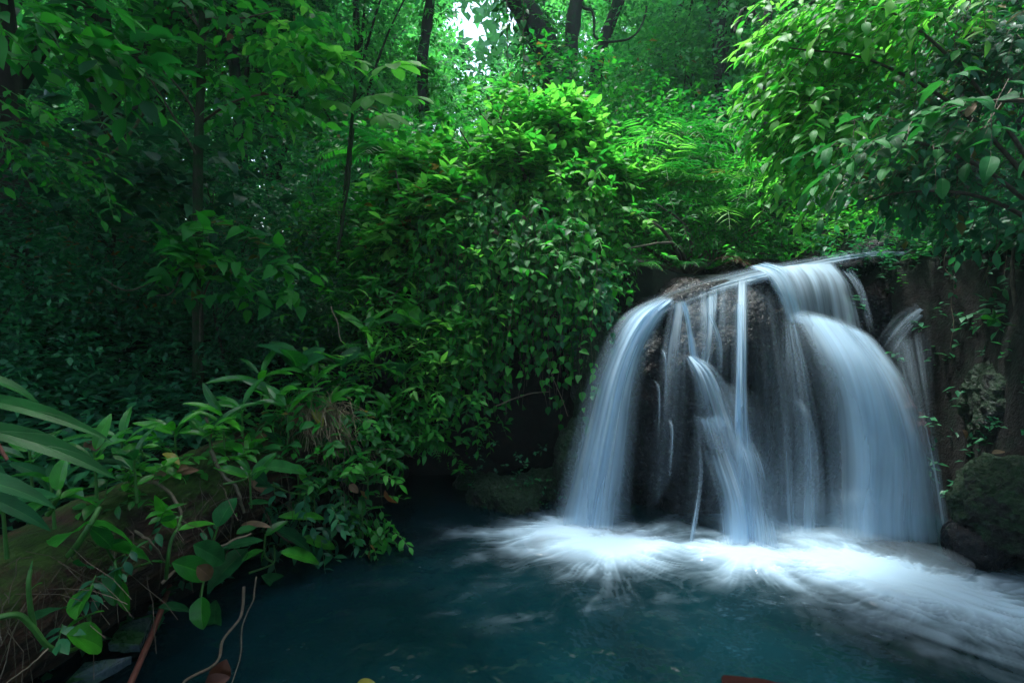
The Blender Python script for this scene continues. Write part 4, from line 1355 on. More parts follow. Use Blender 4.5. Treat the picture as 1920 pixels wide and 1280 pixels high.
# lone sprig
def hero(name, label, cat, leaves, stems, loc, stemmat='stem'):
    """leaves: (base_point, tip_point, width, material, normal, curl, rnd); each leaf is a part"""
    t = thing(name, label, cat, loc)
    l0 = np.array(loc, float)
    for (a, b, w, mt, nn, cu, tm) in leaves:
        a, b = np.array(a), np.array(b)
        ln = np.linalg.norm(b - a)
        mb_ = MB()
        d = norm(b - a)
        n2 = norm(np.array(nn) + rng.normal(0, .1, 3))
        # keep the tip where it was meant to be although the blade arches
        x = norm(np.cross(d, n2))
        z = np.cross(x, d)
        d2 = norm(d + z * cu * .9)
        add_leaves(mb_, [a - l0], [d2], [z], ln * (1 + .25 * cu), w, cu, tm)
        mb_.build('leaf', M[mt], t)
    if stems:
        for (pts, r) in stems:
            ms_ = MB()
            k = max(8, 5 * len(pts))
            tubes(ms_, spline([np.array(p) - l0 for p in pts], k), np.linspace(r, r * .7, k), 7)
            ms_.build('stem', M[stemmat], t)
    return t


NUP = (0.05, -.62, .75)
hero('sprig', 'lone green sprig of five leaves against the dark right bank', 'plant',
     [(P(1862, 597, 3.9), P(x, y, 3.85), .42, 'near', NUP, .1, T_NEAR) for (x, y) in [(1840, 597), (1853, 612), (1877, 607), (1885, 588), (1862, 578)]],
     [([P(1862, 597, 3.9), P(1900, 610, 4.1), P(1960, 600, 4.2)], .004)], P(1960, 600, 4.2))

# ================================================================== LOG AND ITS PLANTS
LOGP = [P(-330, 1290, 1.75), P(-40, 1180, 2.25), P(160, 1060, 2.8), P(330, 965, 3.45), P(480, 880, 4.0), P(620, 800, 4.6)]
l0 = LOGP[2]
mb = MB()
tubes(mb, spline([p - l0 for p in LOGP], 220), np.interp(np.linspace(0, 1, 220), [0, .3, .7, 1], [.31, .33, .34, .26]), 90, bump=.32)
lg = mb.build('fallen_log', M['log'])
lg.location = l0
tag(lg, 'rotten fallen log patched with moss running along the left bank', 'log')


def dl(X):
    return float(np.interp(X, [0, 330, 620, 760], [1.93, 3.0, 4.05, 4.45]))


def C(cx, cy, dd=0.0):
    X, Yp = cx / 3.0, 854 + cy / 3.0
    return P(X, Yp, dl(X) + dd)


def H(name, label, lv, st, base, cat='plant'):
    LV = []
    for q in lv:
        bx, by, tx, ty, w, mt = q[:6]
        d0 = q[6] if len(q) > 6 else -.1
        d1 = q[7] if len(q) > 7 else d0 - .03
        nn = q[8] if len(q) > 8 else NUP
        LV.append((C(bx, by, d0), C(tx, ty, d1), w, mt, nn, .22, T_NEAR))
    ST = [([C(*p) for p in pts], r) for pts, r in st]
    return hero(name, label, cat, LV, ST, C(*base))


FR = (0, -1, .25)
H('epiphyte', 'upright oval leaf plant at the upper left of the log', [
    (330, 200, 372, 0, .5, 'near', -.1, -.1, FR), (340, 235, 548, 278, .3, 'near'), (310, 250, 150, 335, .42, 'near'), (330, 245, 480, 180, .3, 'near'), (300, 300, 170, 380, .4, 'near_dull')],
  [([(270, 330, 0), (320, 240, -.1), (335, 190, -.1)], .012)], (270, 330, 0))
H('epiphyte', 'thick stemmed plant with a long arching leaf on the middle of the log', [
    (480, 380, 758, 500, .26, 'near'), (505, 405, 632, 515, .42, 'near'), (445, 420, 318, 505, .75, 'near'), (610, 500, 700, 470, .4, 'near_dull')],
  [([(390, 560, .05), (450, 480, -.05), (500, 400, -.1), (560, 290, -.1)], .016)], (390, 560, .05))
H('epiphyte', 'ragged pointed leaf lying across the log', [
    (600, 520, 860, 600, .36, 'near'), (760, 520, 838, 475, .2, 'near'), (850, 590, 915, 600, .2, 'near')],
  [([(700, 690, 0), (640, 590, -.05), (600, 520, -.1)], .008)], (700, 690, 0))
H('epiphyte', 'two broad leaves hanging down the log side', [
    (655, 632, 640, 842, .58, 'near', -.15, -.2, FR), (692, 706, 720, 878, .42, 'near', -.15, -.2, FR), (440, 580, 525, 625, .6, 'near_dull', -.1, -.1, FR)],
  [([(700, 560, -.05), (650, 590, -.12), (655, 640, -.15)], .007), ([(840, 600, -.05), (740, 640, -.1), (695, 710, -.15)], .007)], (700, 560, -.05))
H('epiphyte', 'glossy leaved creeper with a green stem looping under the log', [
    (505, 735, 425, 915, .62, 'near', -.2, -.25, (-.2, -.9, .5)), (382, 972, 580, 868, .28, 'near', -.22, -.25, (0, -.8, .6)), (375, 1005, 580, 1080, .5, 'near', -.25, -.3),
    (180, 935, 370, 850, .42, 'near_dull', -.12, -.15), (168, 770, 180, 590, .09, 'near', -.15, -.15, FR), (178, 750, 238, 712, .2, 'near', -.15, -.15, FR)],
  [([(-40, 915, -.05), (100, 895, -.1), (180, 960, -.15), (280, 1078, -.2), (400, 1095, -.22), (470, 1040, -.2), (500, 960, -.2), (500, 900, -.2)], .012),
   ([(190, 960, -.15), (170, 850, -.15), (160, 720, -.15), (172, 640, -.15)], .010), ([(390, 1085, -.2), (385, 1000, -.25)], .008)], (100, 895, -.1))
H('epiphyte', 'plant with a bright upright leaf and a half brown leaf at the log edge', [
    (985, 405, 872, 230, .27, 'near', -.15, -.15, (.3, -.8, .4)), (1000, 420, 1210, 378, .22, 'near'), (968, 600, 1192, 682, .45, 'near', -.2, -.28), (960, 625, 880, 590, .25, 'near')],
  [([(935, 690, -.1), (945, 580, -.15), (965, 470, -.15), (1015, 385, -.15)], .011), ([(1020, 340, -.1), (1000, 400, -.15)], .009)], (935, 690, -.1))
H('withered_leaf_tip', 'brown withered tip curling off the half brown leaf', [(1110, 620, 1188, 690, .6, 'dry', -.31, -.33)], [], (1110, 620, -.31), 'leaf')
H('epiphyte', 'large upright oval leaf on a long stalk over the pool edge', [
    (1225, 398, 1325, 236, .66, 'near_dull', -.15, -.15, (.1, -.95, .3)), (1088, 500, 1262, 600, .46, 'near_dull', -.15), (1240, 525, 1480, 470, .22, 'near_dull', -.15), (1330, 440, 1440, 400, .5, 'near_dull', -.1)],
  [([(1130, 790, -.1), (1150, 690, -.1), (1195, 500, -.12), (1228, 395, -.15)], .008)], (1130, 790, -.1))
H('epiphyte', 'sprouting plant with a short bright leaf hanging above the turquoise water', [
    (1495, 452, 1618, 365, .42, 'near', -.15), (1480, 528, 1362, 592, .34, 'near', -.15), (1578, 545, 1802, 606, .32, 'near', -.2), (1545, 415, 1760, 550, .34, 'near_dull', -.12), (1470, 600, 1490, 520, .12, 'near', -.15)],
  [([(1540, 600, -.1), (1490, 560, -.12), (1492, 440, -.15)], .008), ([(1400, 660, 0), (1530, 610, -.1), (1545, 560, -.1), (1540, 500, -.1)], .007)], (1540, 600, -.1))
H('epiphyte', 'dangling plant with one hole bitten leaf above the pole', [
    (1135, 792, 1140, 975, .66, 'near', -.2, -.25, FR), (1390, 525, 1170, 750, .42, 'near_dull', -.1, -.1, FR), (890, 855, 1080, 872, .28, 'near_dull', -.1), (1215, 810, 1215, 1010, .5, 'near_dull', -.1, -.1, FR),
    (1470, 675, 1680, 800, .3, 'near_dull', 0), (1140, 960, 1310, 930, .5, 'near_dull', -.05, -.05, FR)],
  [([(1160, 660, -.1), (1140, 730, -.15), (1133, 795, -.2)], .006)], (1160, 660, -.1))
H('epiphyte', 'pale leaved plant bending over the log crest', [
    (1440, 60, 1722, 95, .26, 'near_dull', -.1), (1420, 75, 1500, 160, .5, 'near_dull', -.1, -.15), (1640, 55, 1730, 100, .35, 'near', -.1), (1540, 180, 1440, 170, .5, 'near_dull', -.1),
    (1395, 270, 1520, 262, .3, 'near_dull', -.1), (1565, 345, 1835, 352, .2, 'near', -.1), (1700, 460, 1890, 520, .28, 'near', -.1)],
  [([(1255, 160, -.05), (1380, 130, -.1), (1440, 60, -.1)], .007), ([(1530, 160, -.05), (1640, 210, -.08), (1730, 200, -.1), (1740, 100, -.1)], .006)], (1255, 160, -.05))


def rosette(label, px, py, d, n, size, mt, w=.3, bias=(0, -.3, .5), name='epiphyte', tm=T_NEAR, stem=.12, spread=1.0, curl=.35, stemmat='stem'):
    b = P(px, py, d)
    top = b + np.array([0, 0, stem])
    LV, ST = [], []
    ph0 = rng.uniform(0, 6.28)
    for k in range(n):
        a = ph0 + k * 2.4
        dd_ = np.array([math.cos(a), math.sin(a) * .8, 0]) * spread + np.array(bias) + rng.normal(0, .15, 3)
        s = size * rng.uniform(.65, 1.15)
        o = b + (top - b) * rng.uniform(.5, 1) + norm(dd_) * .02
        LV.append((o, o + norm(dd_) * s, w * rng.uniform(.8, 1.2), mt if rng.random() > .2 else 'near', np.array([0, -.4, .9]) + rng.normal(0, .15, 3), curl, tm))
    ST.append(([b - np.array([0, 0, .08]), b, top], .008))
    return hero(name, label, 'plant', LV, ST, b, stemmat)


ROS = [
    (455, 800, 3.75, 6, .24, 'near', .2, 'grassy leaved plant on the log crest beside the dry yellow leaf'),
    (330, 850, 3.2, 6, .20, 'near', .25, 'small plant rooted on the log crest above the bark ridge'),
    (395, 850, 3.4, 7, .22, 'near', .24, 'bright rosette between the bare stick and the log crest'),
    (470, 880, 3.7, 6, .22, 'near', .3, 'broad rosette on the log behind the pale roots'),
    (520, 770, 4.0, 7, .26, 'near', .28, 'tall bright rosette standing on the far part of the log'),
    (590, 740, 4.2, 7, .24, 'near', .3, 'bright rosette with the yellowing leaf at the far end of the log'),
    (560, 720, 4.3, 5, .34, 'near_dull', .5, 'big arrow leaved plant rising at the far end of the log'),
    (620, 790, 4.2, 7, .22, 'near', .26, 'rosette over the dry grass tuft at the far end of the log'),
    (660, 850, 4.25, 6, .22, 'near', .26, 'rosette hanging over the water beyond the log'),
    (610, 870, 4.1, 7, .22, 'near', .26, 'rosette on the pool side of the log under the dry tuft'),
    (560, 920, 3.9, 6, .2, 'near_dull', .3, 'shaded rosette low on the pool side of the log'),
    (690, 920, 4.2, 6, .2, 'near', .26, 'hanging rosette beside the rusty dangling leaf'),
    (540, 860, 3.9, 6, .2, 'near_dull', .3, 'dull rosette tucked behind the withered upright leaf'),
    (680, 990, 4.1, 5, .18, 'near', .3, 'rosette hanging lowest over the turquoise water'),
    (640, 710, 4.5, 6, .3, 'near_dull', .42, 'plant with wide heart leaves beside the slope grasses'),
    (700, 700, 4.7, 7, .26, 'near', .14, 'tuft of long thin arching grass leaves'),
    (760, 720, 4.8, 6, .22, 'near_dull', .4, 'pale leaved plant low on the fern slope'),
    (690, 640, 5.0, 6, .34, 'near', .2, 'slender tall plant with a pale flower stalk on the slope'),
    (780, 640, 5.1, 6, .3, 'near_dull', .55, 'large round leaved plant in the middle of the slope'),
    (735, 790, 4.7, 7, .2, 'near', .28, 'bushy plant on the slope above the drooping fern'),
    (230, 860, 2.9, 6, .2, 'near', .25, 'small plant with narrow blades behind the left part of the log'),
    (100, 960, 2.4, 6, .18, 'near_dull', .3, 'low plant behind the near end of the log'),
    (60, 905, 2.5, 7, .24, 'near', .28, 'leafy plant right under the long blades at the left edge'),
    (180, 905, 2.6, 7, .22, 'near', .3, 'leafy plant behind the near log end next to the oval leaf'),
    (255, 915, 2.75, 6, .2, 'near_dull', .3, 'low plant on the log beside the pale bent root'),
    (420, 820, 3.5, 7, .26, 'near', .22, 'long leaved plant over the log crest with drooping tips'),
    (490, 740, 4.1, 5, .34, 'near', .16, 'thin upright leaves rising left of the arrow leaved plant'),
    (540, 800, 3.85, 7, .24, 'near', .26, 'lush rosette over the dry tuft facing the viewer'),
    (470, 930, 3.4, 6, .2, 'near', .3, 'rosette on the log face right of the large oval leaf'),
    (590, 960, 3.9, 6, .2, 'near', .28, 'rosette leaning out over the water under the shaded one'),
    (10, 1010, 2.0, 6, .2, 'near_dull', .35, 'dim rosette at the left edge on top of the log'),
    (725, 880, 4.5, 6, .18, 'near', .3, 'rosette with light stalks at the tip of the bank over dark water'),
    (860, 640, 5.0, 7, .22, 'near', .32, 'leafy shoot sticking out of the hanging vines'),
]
for (px, py, d, n, s, mt, w, lab) in ROS:
    rosette(lab, px, py, d, n, s, mt, w, stem=.16)

def scatter_plant(name, label, cat, pts, n, size, matname, m=6, tmpl=T_OV, width=.42, L=.2, Tbias=(0, -.3, .6), spread=.16, whorl=False, curl=.25, up=1.0):
    b0 = P(*pts[0])
    t = thing(name, label, cat, b0)
    line = spline([P(*p) - b0 for p in pts], 40)
    O = line[rng.integers(0, 40, n)] + rng.normal(0, spread, (n, 3))
    ml, ms = MB(), MB()
    shoots(ml, ms, O, rng.normal(0, .45, (n, 3)) + np.array(Tbias), L * rng.uniform(.6, 1.3, n), m, size, width, tmpl, curl, whorl, .3, up, .003, .28)
    ml.build('foliage', M[matname], t)
    ms.build('stem', M['stem'], t)
    return t


scatter_plant('creeper', 'mass of creeping leaves over the crest and far half of the log', 'plant', [(430, 860, 3.7), (520, 800, 4.1), (610, 760, 4.4), (680, 720, 4.7)], 95, .12, 'mid', L=.22, spread=.15)
scatter_plant('creeper', 'low creeping leaves hugging the log crest between the pale roots', 'plant', [(200, 930, 2.75), (290, 890, 3.05), (380, 850, 3.4), (470, 820, 3.8)], 30, .10, 'near', L=.18, spread=.08, tmpl=T_OV)
scatter_plant('creeper', 'dark small leaved creeper on the shaded face of the log', 'plant', [(60, 1090, 2.05), (170, 1030, 2.5), (300, 1000, 2.9), (420, 980, 3.3)], 8, .085, 'dark', L=.16, spread=.12, tmpl=T_OV, Tbias=(.2, -.5, 0))
scatter_plant('creeper', 'creeping leaves over the pool side of the far log end', 'plant', [(560, 880, 4.0), (640, 850, 4.2), (700, 830, 4.5), (720, 780, 4.7)], 90, .10, 'mid', L=.2, spread=.16, Tbias=(.2, -.5, .2))
scatter_plant('creeper', 'small leaved twig cluster dangling over the turquoise water', 'plant', [(640, 920, 4.1), (680, 970, 4.1), (710, 1010, 4.1), (735, 1030, 4.1)], 36, .085, 'mid', L=.2, spread=.09, Tbias=(.3, -.1, -.7), width=.5)
scatter_plant('creeper', 'dark leaves hanging in the shade under the pool side of the log', 'plant', [(500, 960, 3.8), (560, 960, 3.95), (620, 960, 4.1)], 45, .10, 'dark', L=.2, spread=.13, Tbias=(.2, -.3, -.5))
scatter_plant('slope_herb', 'bright herbs and grasses on the slope between log and mound', 'plant', [(680, 700, 4.9), (740, 650, 5.1), (800, 620, 5.2), (850, 680, 5.1), (800, 740, 5.0)], 130, .13, 'bright', tmpl=T_LANCE, width=.3, L=.28, spread=.2)
scatter_plant('slope_herb', 'dark ferny herbs filling the slope under the left bush', 'plant', [(620, 620, 5.4), (700, 580, 5.5), (780, 560, 5.5), (830, 560, 5.4)], 120, .12, 'mid', tmpl=T_LANCE, width=.35, L=.28, spread=.25)
scatter_plant('slope_herb', 'dense low leaves hanging down to the dark pool corner', 'plant', [(700, 800, 4.8), (760, 780, 5.0), (820, 760, 5.1), (840, 820, 5.1)], 110, .10, 'mid', L=.22, spread=.2, Tbias=(.1, -.5, -.1))
# heart leaved plants in the left middle distance
scatter_plant('heart_leaf_plant', 'bluish heart leaved climber around the sapling trunk', 'plant', [(200, 240, 5.2), (190, 220, 5.2), (170, 230, 5.2)], 12, .17, 'teal', m=4, tmpl=T_HEART, width=.8, L=.25, spread=.2)
scatter_plant('heart_leaf_plant', 'bluish heart leaved plants crowding behind the sapling', 'plant', [(180, 330, 5.0), (260, 320, 5.0), (340, 300, 5.0), (450, 330, 5.2)], 70, .17, 'teal', m=4, tmpl=T_HEART, width=.8, L=.28, spread=.3)
scatter_plant('heart_leaf_plant', 'dim heart leaved plants left of the sapling, lower row', 'plant', [(160, 380, 4.9), (260, 390, 4.9), (360, 400, 5.0)], 40, .15, 'teal', m=4, tmpl=T_HEART, width=.8, L=.28, spread=.25)
scatter_plant('climber', 'sprays of pointed leaves breaking through the vines on the left face of the mound', 'plant', [(860, 480, 5.25), (900, 430, 5.3), (930, 520, 5.2), (890, 600, 5.15), (850, 660, 5.1)], 90, .105, 'bright', tmpl=T_OV, L=.26, spread=.18, Tbias=(-.2, -.6, .1))
scatter_plant('climber', 'dark pointed leaf sprays on the right face of the mound', 'plant', [(1000, 470, 5.15), (1060, 450, 5.2), (1110, 520, 5.1), (1040, 600, 5.1)], 60, .105, 'mid', tmpl=T_OV, L=.26, spread=.2, Tbias=(.3, -.6, -.2))
scatter_plant('climber', 'young light leaves on the mound crest right of the bright bush', 'plant', [(1010, 350, 5.7), (1080, 370, 5.7), (1150, 400, 5.7), (1200, 440, 5.6)], 80, .12, 'bright', tmpl=T_OV, L=.26, spread=.2, Tbias=(.3, -.5, .3))
t = scatter_plant('young_tree', 'young tree with layered drooping pointed leaves at the sapling foot', 'tree', [(330, 480, 4.5), (400, 465, 4.4), (470, 480, 4.4), (520, 520, 4.4)], 46, .15, 'mid', m=6, tmpl=T_HEART, width=.6, L=.3, spread=.14, Tbias=(.3, -.3, .1))
ms = MB()
b0 = np.array(t.location)
for b in [[(375, 640, 4.6), (380, 560, 4.5), (420, 500, 4.45), (520, 520, 4.4)], [(380, 560, 4.5), (350, 500, 4.5), (300, 480, 4.4)], [(345, 500, 4.4), (300, 520, 4.3), (240, 545, 4.2), (190, 520, 4.2)], [(345, 500, 4.4), (320, 550, 4.3), (275, 550, 4.3)]]:
    tubes(ms, spline([P(*q) - b0 for q in b], 14), np.linspace(.010, .004, 14), 5)
ms.build('branch', M['twig'], t)
scatter_plant('hanging_bough', 'bough of broad leaves hanging into the top left corner', 'plant', [(-20, 20, 2.6), (60, 40, 2.8), (130, 60, 3.0), (160, 120, 3.1)], 26, .17, 'mid', m=6, width=.5, L=.3, spread=.14, Tbias=(.7, 0, -.3))
scatter_plant('hanging_bough', 'bough of small leaves hanging at the left edge halfway up', 'plant', [(-20, 230, 3.4), (40, 260, 3.5), (90, 300, 3.6)], 50, .09, 'mid', m=7, width=.45, L=.28, spread=.16, Tbias=(.7, 0, -.25))
scatter_plant('hanging_bough', 'sunlit bough of broad leaves hanging just left of the lobed leaf tree', 'plant', [(520, 70, 5.2), (560, 110, 5.2), (590, 40, 5.4), (550, 160, 5.2)], 50, .15, 'bright', m=6, width=.6, L=.3, spread=.2, Tbias=(.4, 0, 0))

# long blades entering at the left edge
BL = [((-70, 700), (66, 748), .18, 1.25, 'blade'), ((-90, 745), (184, 810), .11, 1.25, 'blade'), ((-70, 800), (196, 880), .15, 1.05, 'blade'),
      ((-120, 890), (90, 940), .2, .95, 'near_dull'), ((-60, 920), (85, 985), .2, 1.6, 'near_dull')]
hero('blade_leaf_plant', 'long curved blade leaves reaching in from the left edge of the picture', 'plant',
     [(P(a[0], a[1], d), P(b[0], b[1], d + .05), w * 1.0, mt, (.0, -.45, .9), .42, T_BLADE) for a, b, w, d, mt in BL],
     [([P(-160, 1010, 1.2), P(-90, 880, 1.15), P(-70, 700, 1.25)], .008)], P(-160, 1010, 1.2))
hero('red_shoot', 'thin red flower shoot at the left edge below the blades', 'plant', [], [([P(-20, 800, 1.4), P(0, 840, 1.4), P(14, 862, 1.4)], .006)], P(-20, 800, 1.4), 'redstem' if 'redstem' in M else 'pole')

# fallen and hanging dry leaves
DRY = [((300, 890), (365, 875), 3.1, 'long pale dry leaf lying on the log crest', 'dry', .3), ((285, 893), (310, 888), 3.05, 'short orange dry leaf on the log crest', 'dry', .6),
       ((470, 880), (500, 925), 3.6, 'withered upright leaf leaning behind the oval leaf', 'dry', .5), ((452, 984), (503, 974), 3.45, 'dry copper leaf caught on the pool side stems', 'dry', .25),
       ((325, 882), (352, 874), 3.1, 'crisp tan leaf beside the long pale dry leaf', 'dry', .5), ((536, 800), (560, 786), 3.9, 'pale straw coloured leaf on the dry tuft', 'dry', .4), ((600, 775), (628, 762), 4.1, 'pinkish dry leaf right of the dry tuft', 'dry', .4), ((478, 822), (500, 815), 3.7, 'small curled leaf on the log crest above the oval leaf', 'dry', .6), ((722, 918), (735, 952), 4.0, 'rusty orange dry leaf dangling over the dark water', 'rusty', .6), ((655, 908), (672, 922), 3.95, 'small pale dry leaf beside the hanging rosette', 'dry', .6),
       ((565, 790), (582, 815), 4.0, 'curled tan leaf under the yellow leaf', 'dry', .6), ((585, 768), (612, 795), 4.05, 'yellow green leaf turning on the far log end', 'yellow', .5),
       ((305, 850), (340, 858), 3.0, 'yellow leaf half hidden on the log crest', 'yellow', .4), ((232, 780), (238, 800), 4.0, 'small brown leaf lying in the dark undergrowth', 'dry', .6),
       ((160, 828), (190, 836), 3.2, 'tan leaf in the undergrowth behind the log', 'dry', .6), ((975, 405), (990, 412), 5.3, 'orange leaf caught in the top of the vines', 'rusty', .6),
       ((855, 478), (875, 476), 5.2, 'brown dry leaf on the left of the vines', 'dry', .5), ((920, 432), (938, 436), 5.2, 'pale dry leaf near the top of the vines', 'dry', .5),
       ((490, 180), (505, 170), 4.2, 'orange leaf on the sapling branch', 'rusty', .6), ((425, 75), (437, 66), 4.2, 'orange leaf hanging high beside the sapling', 'rusty', .9),
       ((1812, 220), (1830, 182), 2.5, 'curled brown and white leaf tip on the near right branch', 'dry', .4), ((1860, 850), (1885, 842), 3.9, 'brown leaf lying on the right bank', 'dry', .5),
       ((1805, 805), (1820, 822), 4.1, 'tan leaf lying above the mossy boulder', 'dry', .5), ((408, 1275), (420, 1245), 2.5, 'crumpled brown leaf floating at the bottom edge', 'rusty', .9),
       ((385, 1290), (415, 1270), 2.45, 'brown floating leaf tucked under the crumpled one', 'rusty', .7), ((665, 1290), (700, 1276), 2.5, 'mossy green leaf at the bottom edge of the pool', 'yellow', .5)]
for (a, b, d, lab, mt, w) in DRY:
    mb = MB()
    A, Bp = P(*a, d), P(*b, d - .03)
    add_leaves(mb, [0 * A], [Bp - A], [np.array(NUP) + rng.normal(0, .3, 3)], np.linalg.norm(Bp - A), w, rng.uniform(.1, .5), T_NEAR)
    o = mb.build('dry_leaf' if mt != 'yellow' else 'yellow_leaf', M[mt])
    o.location = A
    tag(o, lab, 'leaf')

# roots, sticks and trailing stems on the log
ROOT = [([(260, 898, 2.95), (300, 912, 3.0), (330, 945, 3.0), (340, 972, 3.0), (330, 990, 3.05)], .010, 'pale bent root crossing the middle of the log', 'root'),
        ([(395, 845, 3.3), (405, 870, 3.3), (430, 900, 3.3), (450, 930, 3.35), (460, 960, 3.4)], .012, 'long pale root draping down behind the oval leaf', 'root'),
        ([(388, 780, 3.5), (395, 820, 3.5), (402, 860, 3.5)], .009, 'bare upright stick on the log crest', 'root'),
        ([(-30, 1070, 2.2), (60, 1010, 2.5), (130, 995, 2.75), (160, 1005, 2.75), (165, 1040, 2.7)], .009, 'pale root running along the top of the near log end', 'root'),
        ([(245, 985, 2.8), (262, 1000, 2.8), (285, 1015, 2.8), (310, 1050, 2.9)], .008, 'short pale root on the face of the log', 'root'),
        ([(90, 1215, 1.95), (60, 1245, 1.9), (0, 1290, 1.85)], .003, 'hair thin root hanging from the looping creeper', 'root'),
        ([(480, 1080, 3.2), (475, 1120, 3.1), (455, 1170, 3.0), (450, 1230, 2.8), (430, 1290, 2.6)], .004, 'thin dark stem trailing down into the water', 'twig'),
        ([(455, 1100, 3.2), (452, 1150, 3.1), (420, 1200, 2.9), (405, 1240, 2.7), (350, 1275, 2.5), (340, 1300, 2.45)], .008, 'dark root bending under the water edge', 'twig'),
        ([(610, 980, 4.0), (600, 1010, 3.9), (560, 1020, 3.8), (520, 1000, 3.7), (500, 960, 3.7)], .007, 'looping stem under the hanging rosettes', 'twig'),
        ([(300, 1090, 2.9), (340, 1065, 3.0), (400, 1030, 3.1), (470, 1000, 3.3)], .009, 'sloping root from the log foot to the oval leaf', 'root'),
        ([(620, 575, 4.9), (630, 600, 4.8), (640, 640, 4.7)], .006, 'pale broken twig sticking up from the slope', 'root'),
        ([(930, 760, 5.0), (985, 740, 5.0), (1030, 735, 5.0)], .005, 'thin bare stem crossing the dark hollow', 'root'),
        ([(1030, 690, 5.0), (1050, 740, 5.0), (1065, 780, 4.9)], .004, 'thin stem dangling left of the left cascade', 'root')]
for pts, r, lab, mt in ROOT:
    liana(lab, pts, r, mt, name='root' if mt == 'root' else 'trailing_stem', cat='root')
ml = MB()
n = 420
O = spline([P(560, 770, 4.15), P(600, 760, 4.2), P(640, 780, 4.3)], 30)[rng.integers(0, 30, n)] + rng.normal(0, .07, (n, 3))
D = rng.normal(0, .6, (n, 3)) + [.2, -.5, -.5]
f = np.linspace(0, 1, 5)
PT = O[:, None] + norm(D)[:, None] * (rng.uniform(.1, .3, n)[:, None] * f)[..., None] - UP * (.15 * f ** 2)[None, :, None]
tubes(ml, PT, .0022, 3)
tag(ml.build('dry_grass', M['straw']), 'tuft of dry straw coloured grass and rootlets at the far log end', 'dry grass', kind='stuff')
ml = MB()
n = 170
X_ = rng.uniform(0, 720, n)
O = np.stack([P(x, np.interp(x, [0, 330, 620, 720], [1130, 960, 850, 860]) + rng.normal(0, 35), dl(x) + .02) for x in X_])
D = rng.normal(0, .6, (n, 3)) + [.1, -.2, -.6]
PT = O[:, None] + norm(D)[:, None] * (rng.uniform(.06, .4, n)[:, None] * f)[..., None] - UP * (.12 * f ** 2)[None, :, None] + rng.normal(0, .008, (n, 5, 3))
tubes(ml, PT, .0018, 3)
tag(ml.build('rootlets', M['twig']), 'fine hanging rootlets all along the pool side of the log', 'rootlets', kind='stuff')

# pole, slabs and plank
def prism(name, label, cat, corners, th, material):
    c = np.array(corners, float)
    l = c.mean(0)
    bm = bmesh.new()
    top = [bm.verts.new(p - l) for p in c]
    bot = [bm.verts.new(p - l - np.array([0, 0, th])) for p in c]
    bm.faces.new(top)
    bm.faces.new(bot[::-1])
    for i in range(len(c)):
        j = (i + 1) % len(c)
        bm.faces.new([top[i], bot[i], bot[j], top[j]])
    bmesh.ops.recalc_face_normals(bm, faces=bm.faces)
    bmesh.ops.bevel(bm, geom=bm.edges[:], offset=min(.006, th * .2), segments=2, affect='EDGES')
    bmesh.ops.subdivide_edges(bm, edges=[e for e in bm.edges if e.calc_length() > .12], cuts=3, use_grid_fill=True)
    for v in bm.verts:
        v.co += Vector(rng.normal(0, .0025, 3))
    me = bpy.data.meshes.new(name)
    bm.to_mesh(me)
    bm.free()
    me.materials.append(material)
    for p in me.polygons:
        p.use_smooth = False
    o = bpy.data.objects.new(name, me)
    COL.objects.link(o)
    o.location = l
    return tag(o, label, cat)


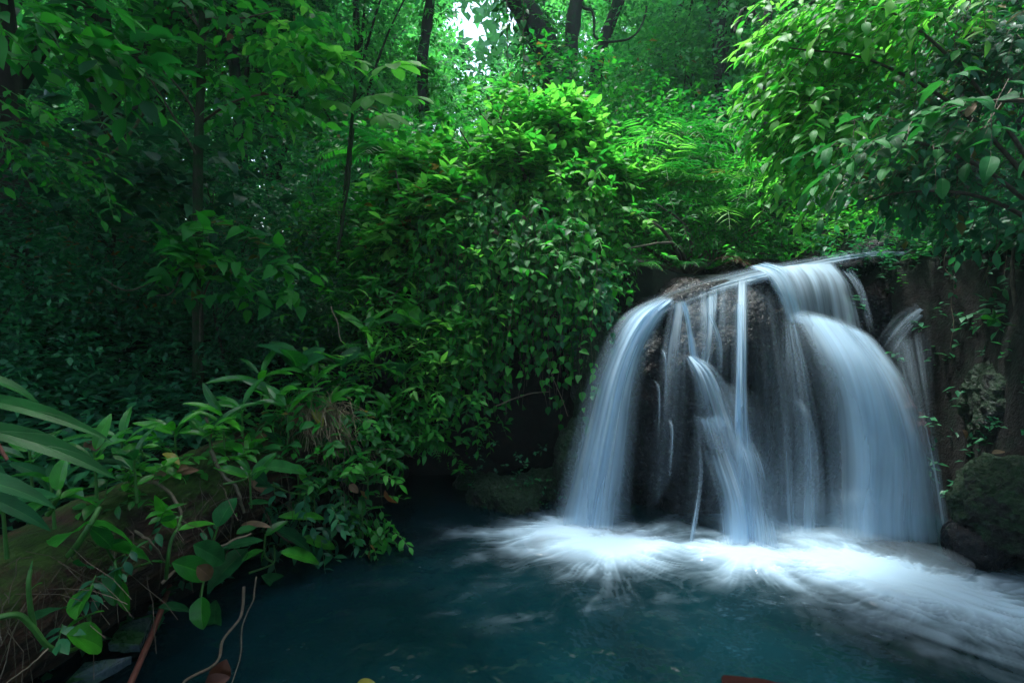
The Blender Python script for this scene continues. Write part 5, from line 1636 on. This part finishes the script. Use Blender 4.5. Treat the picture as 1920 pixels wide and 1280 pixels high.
mb = MB()
a, b = G(318, 1098, .16), G(236, 1300, .10)
tubes(mb, spline([a - b, (a - b) * .5 + [.015, 0, .01], b - b], 20), .016, 10, bump=.08)
o = mb.build('pole', M['pole'])
o.location = b
tag(o, 'thin reddish brown pole lying along the left edge of the pool', 'pole')
prism('slab', 'wet mossy slab jutting out under the log beside the pole', 'slab', [G(232, 1165, .16), G(290, 1152, .12), G(262, 1208, .10), G(202, 1205, .16)], .05, M['slab'])
prism('slab', 'long wet slab slanting to the bottom edge left of the pole', 'slab', [G(158, 1240, .14), G(248, 1228, .10), G(130, 1290, .08), G(100, 1300, .14)], .05, M['slab'])
prism('slab', 'small pale wet slab near the upper end of the pole', 'slab', [G(278, 1135, .10), G(305, 1118, .08), G(300, 1140, .07), G(276, 1146, .08)], .03, M['slab'])
prism('plank', 'end of a reddish brown plank floating at the bottom edge', 'plank', [G(1353, 1262, .07), G(1420, 1269, .07), G(1490, 1281, .07), G(1500, 1340, .07), G(1356, 1330, .07)], .05, M['plank'])

# ------------------------------------------------------------------ spray at the foot of the falls
m, nt, out = mat('spray')
pv = nd(nt, "ShaderNodeVolumePrincipled")
pv.inputs['Color'].default_value = (.85, .94, 1.0, 1)
pv.inputs['Density'].default_value = .8
nt.links.new(pv.outputs[0], out.inputs['Volume'])
bm = bmesh.new()
sp0 = G(1450, 1030)
for (px, py, rx, ry, rz) in [(1095, 1030, .46, .24, .13), (1400, 1056, .3, .2, .11), (1570, 1036, .5, .24, .11), (1700, 1064, .46, .26, .11)]:
    c = G(px, py) - sp0
    r_ = bmesh.ops.create_icosphere(bm, subdivisions=4, radius=1)
    for v in r_['verts']:
        q = v.co.copy()
        k = 1 + .25 * (fbm(q.x * 1.6 + px, q.y * 1.6, q.z * 1.6, 7, 3) - .5)
        v.co = Vector((c[0] + q.x * rx * k, c[1] + q.y * ry * k, .05 + q.z * rz * k))
me = bpy.data.meshes.new('spray')
bm.to_mesh(me)
bm.free()
me.materials.append(m)
o = bpy.data.objects.new('spray', me)
COL.objects.link(o)
o.location = sp0
tag(o, 'soft white spray drifting at the foot of the waterfall', 'spray', kind='stuff')

# ------------------------------------------------------------------ haze
bm = bmesh.new()
bmesh.ops.create_cube(bm, size=1)
for v in bm.verts:
    v.co = Vector((v.co.x * 800, v.co.y * 800 + 60, -3 + (v.co.z + .5) * 75))
me = bpy.data.meshes.new('haze')
bm.to_mesh(me)
bm.free()
m, nt, out = mat('haze')
pv = nd(nt, "ShaderNodeVolumePrincipled")
pv.inputs['Color'].default_value = (.72, .95, 1.0, 1)
pv.inputs['Density'].default_value = HAZE = .0011
pv.inputs['Anisotropy'].default_value = .3
nt.links.new(pv.outputs[0], out.inputs['Volume'])
me.materials.append(m)
o = bpy.data.objects.new('haze', me)
COL.objects.link(o)
tag(o, kind='stuff')
o['label'] = 'thin bluish haze filling the forest air'
o['category'] = 'haze'
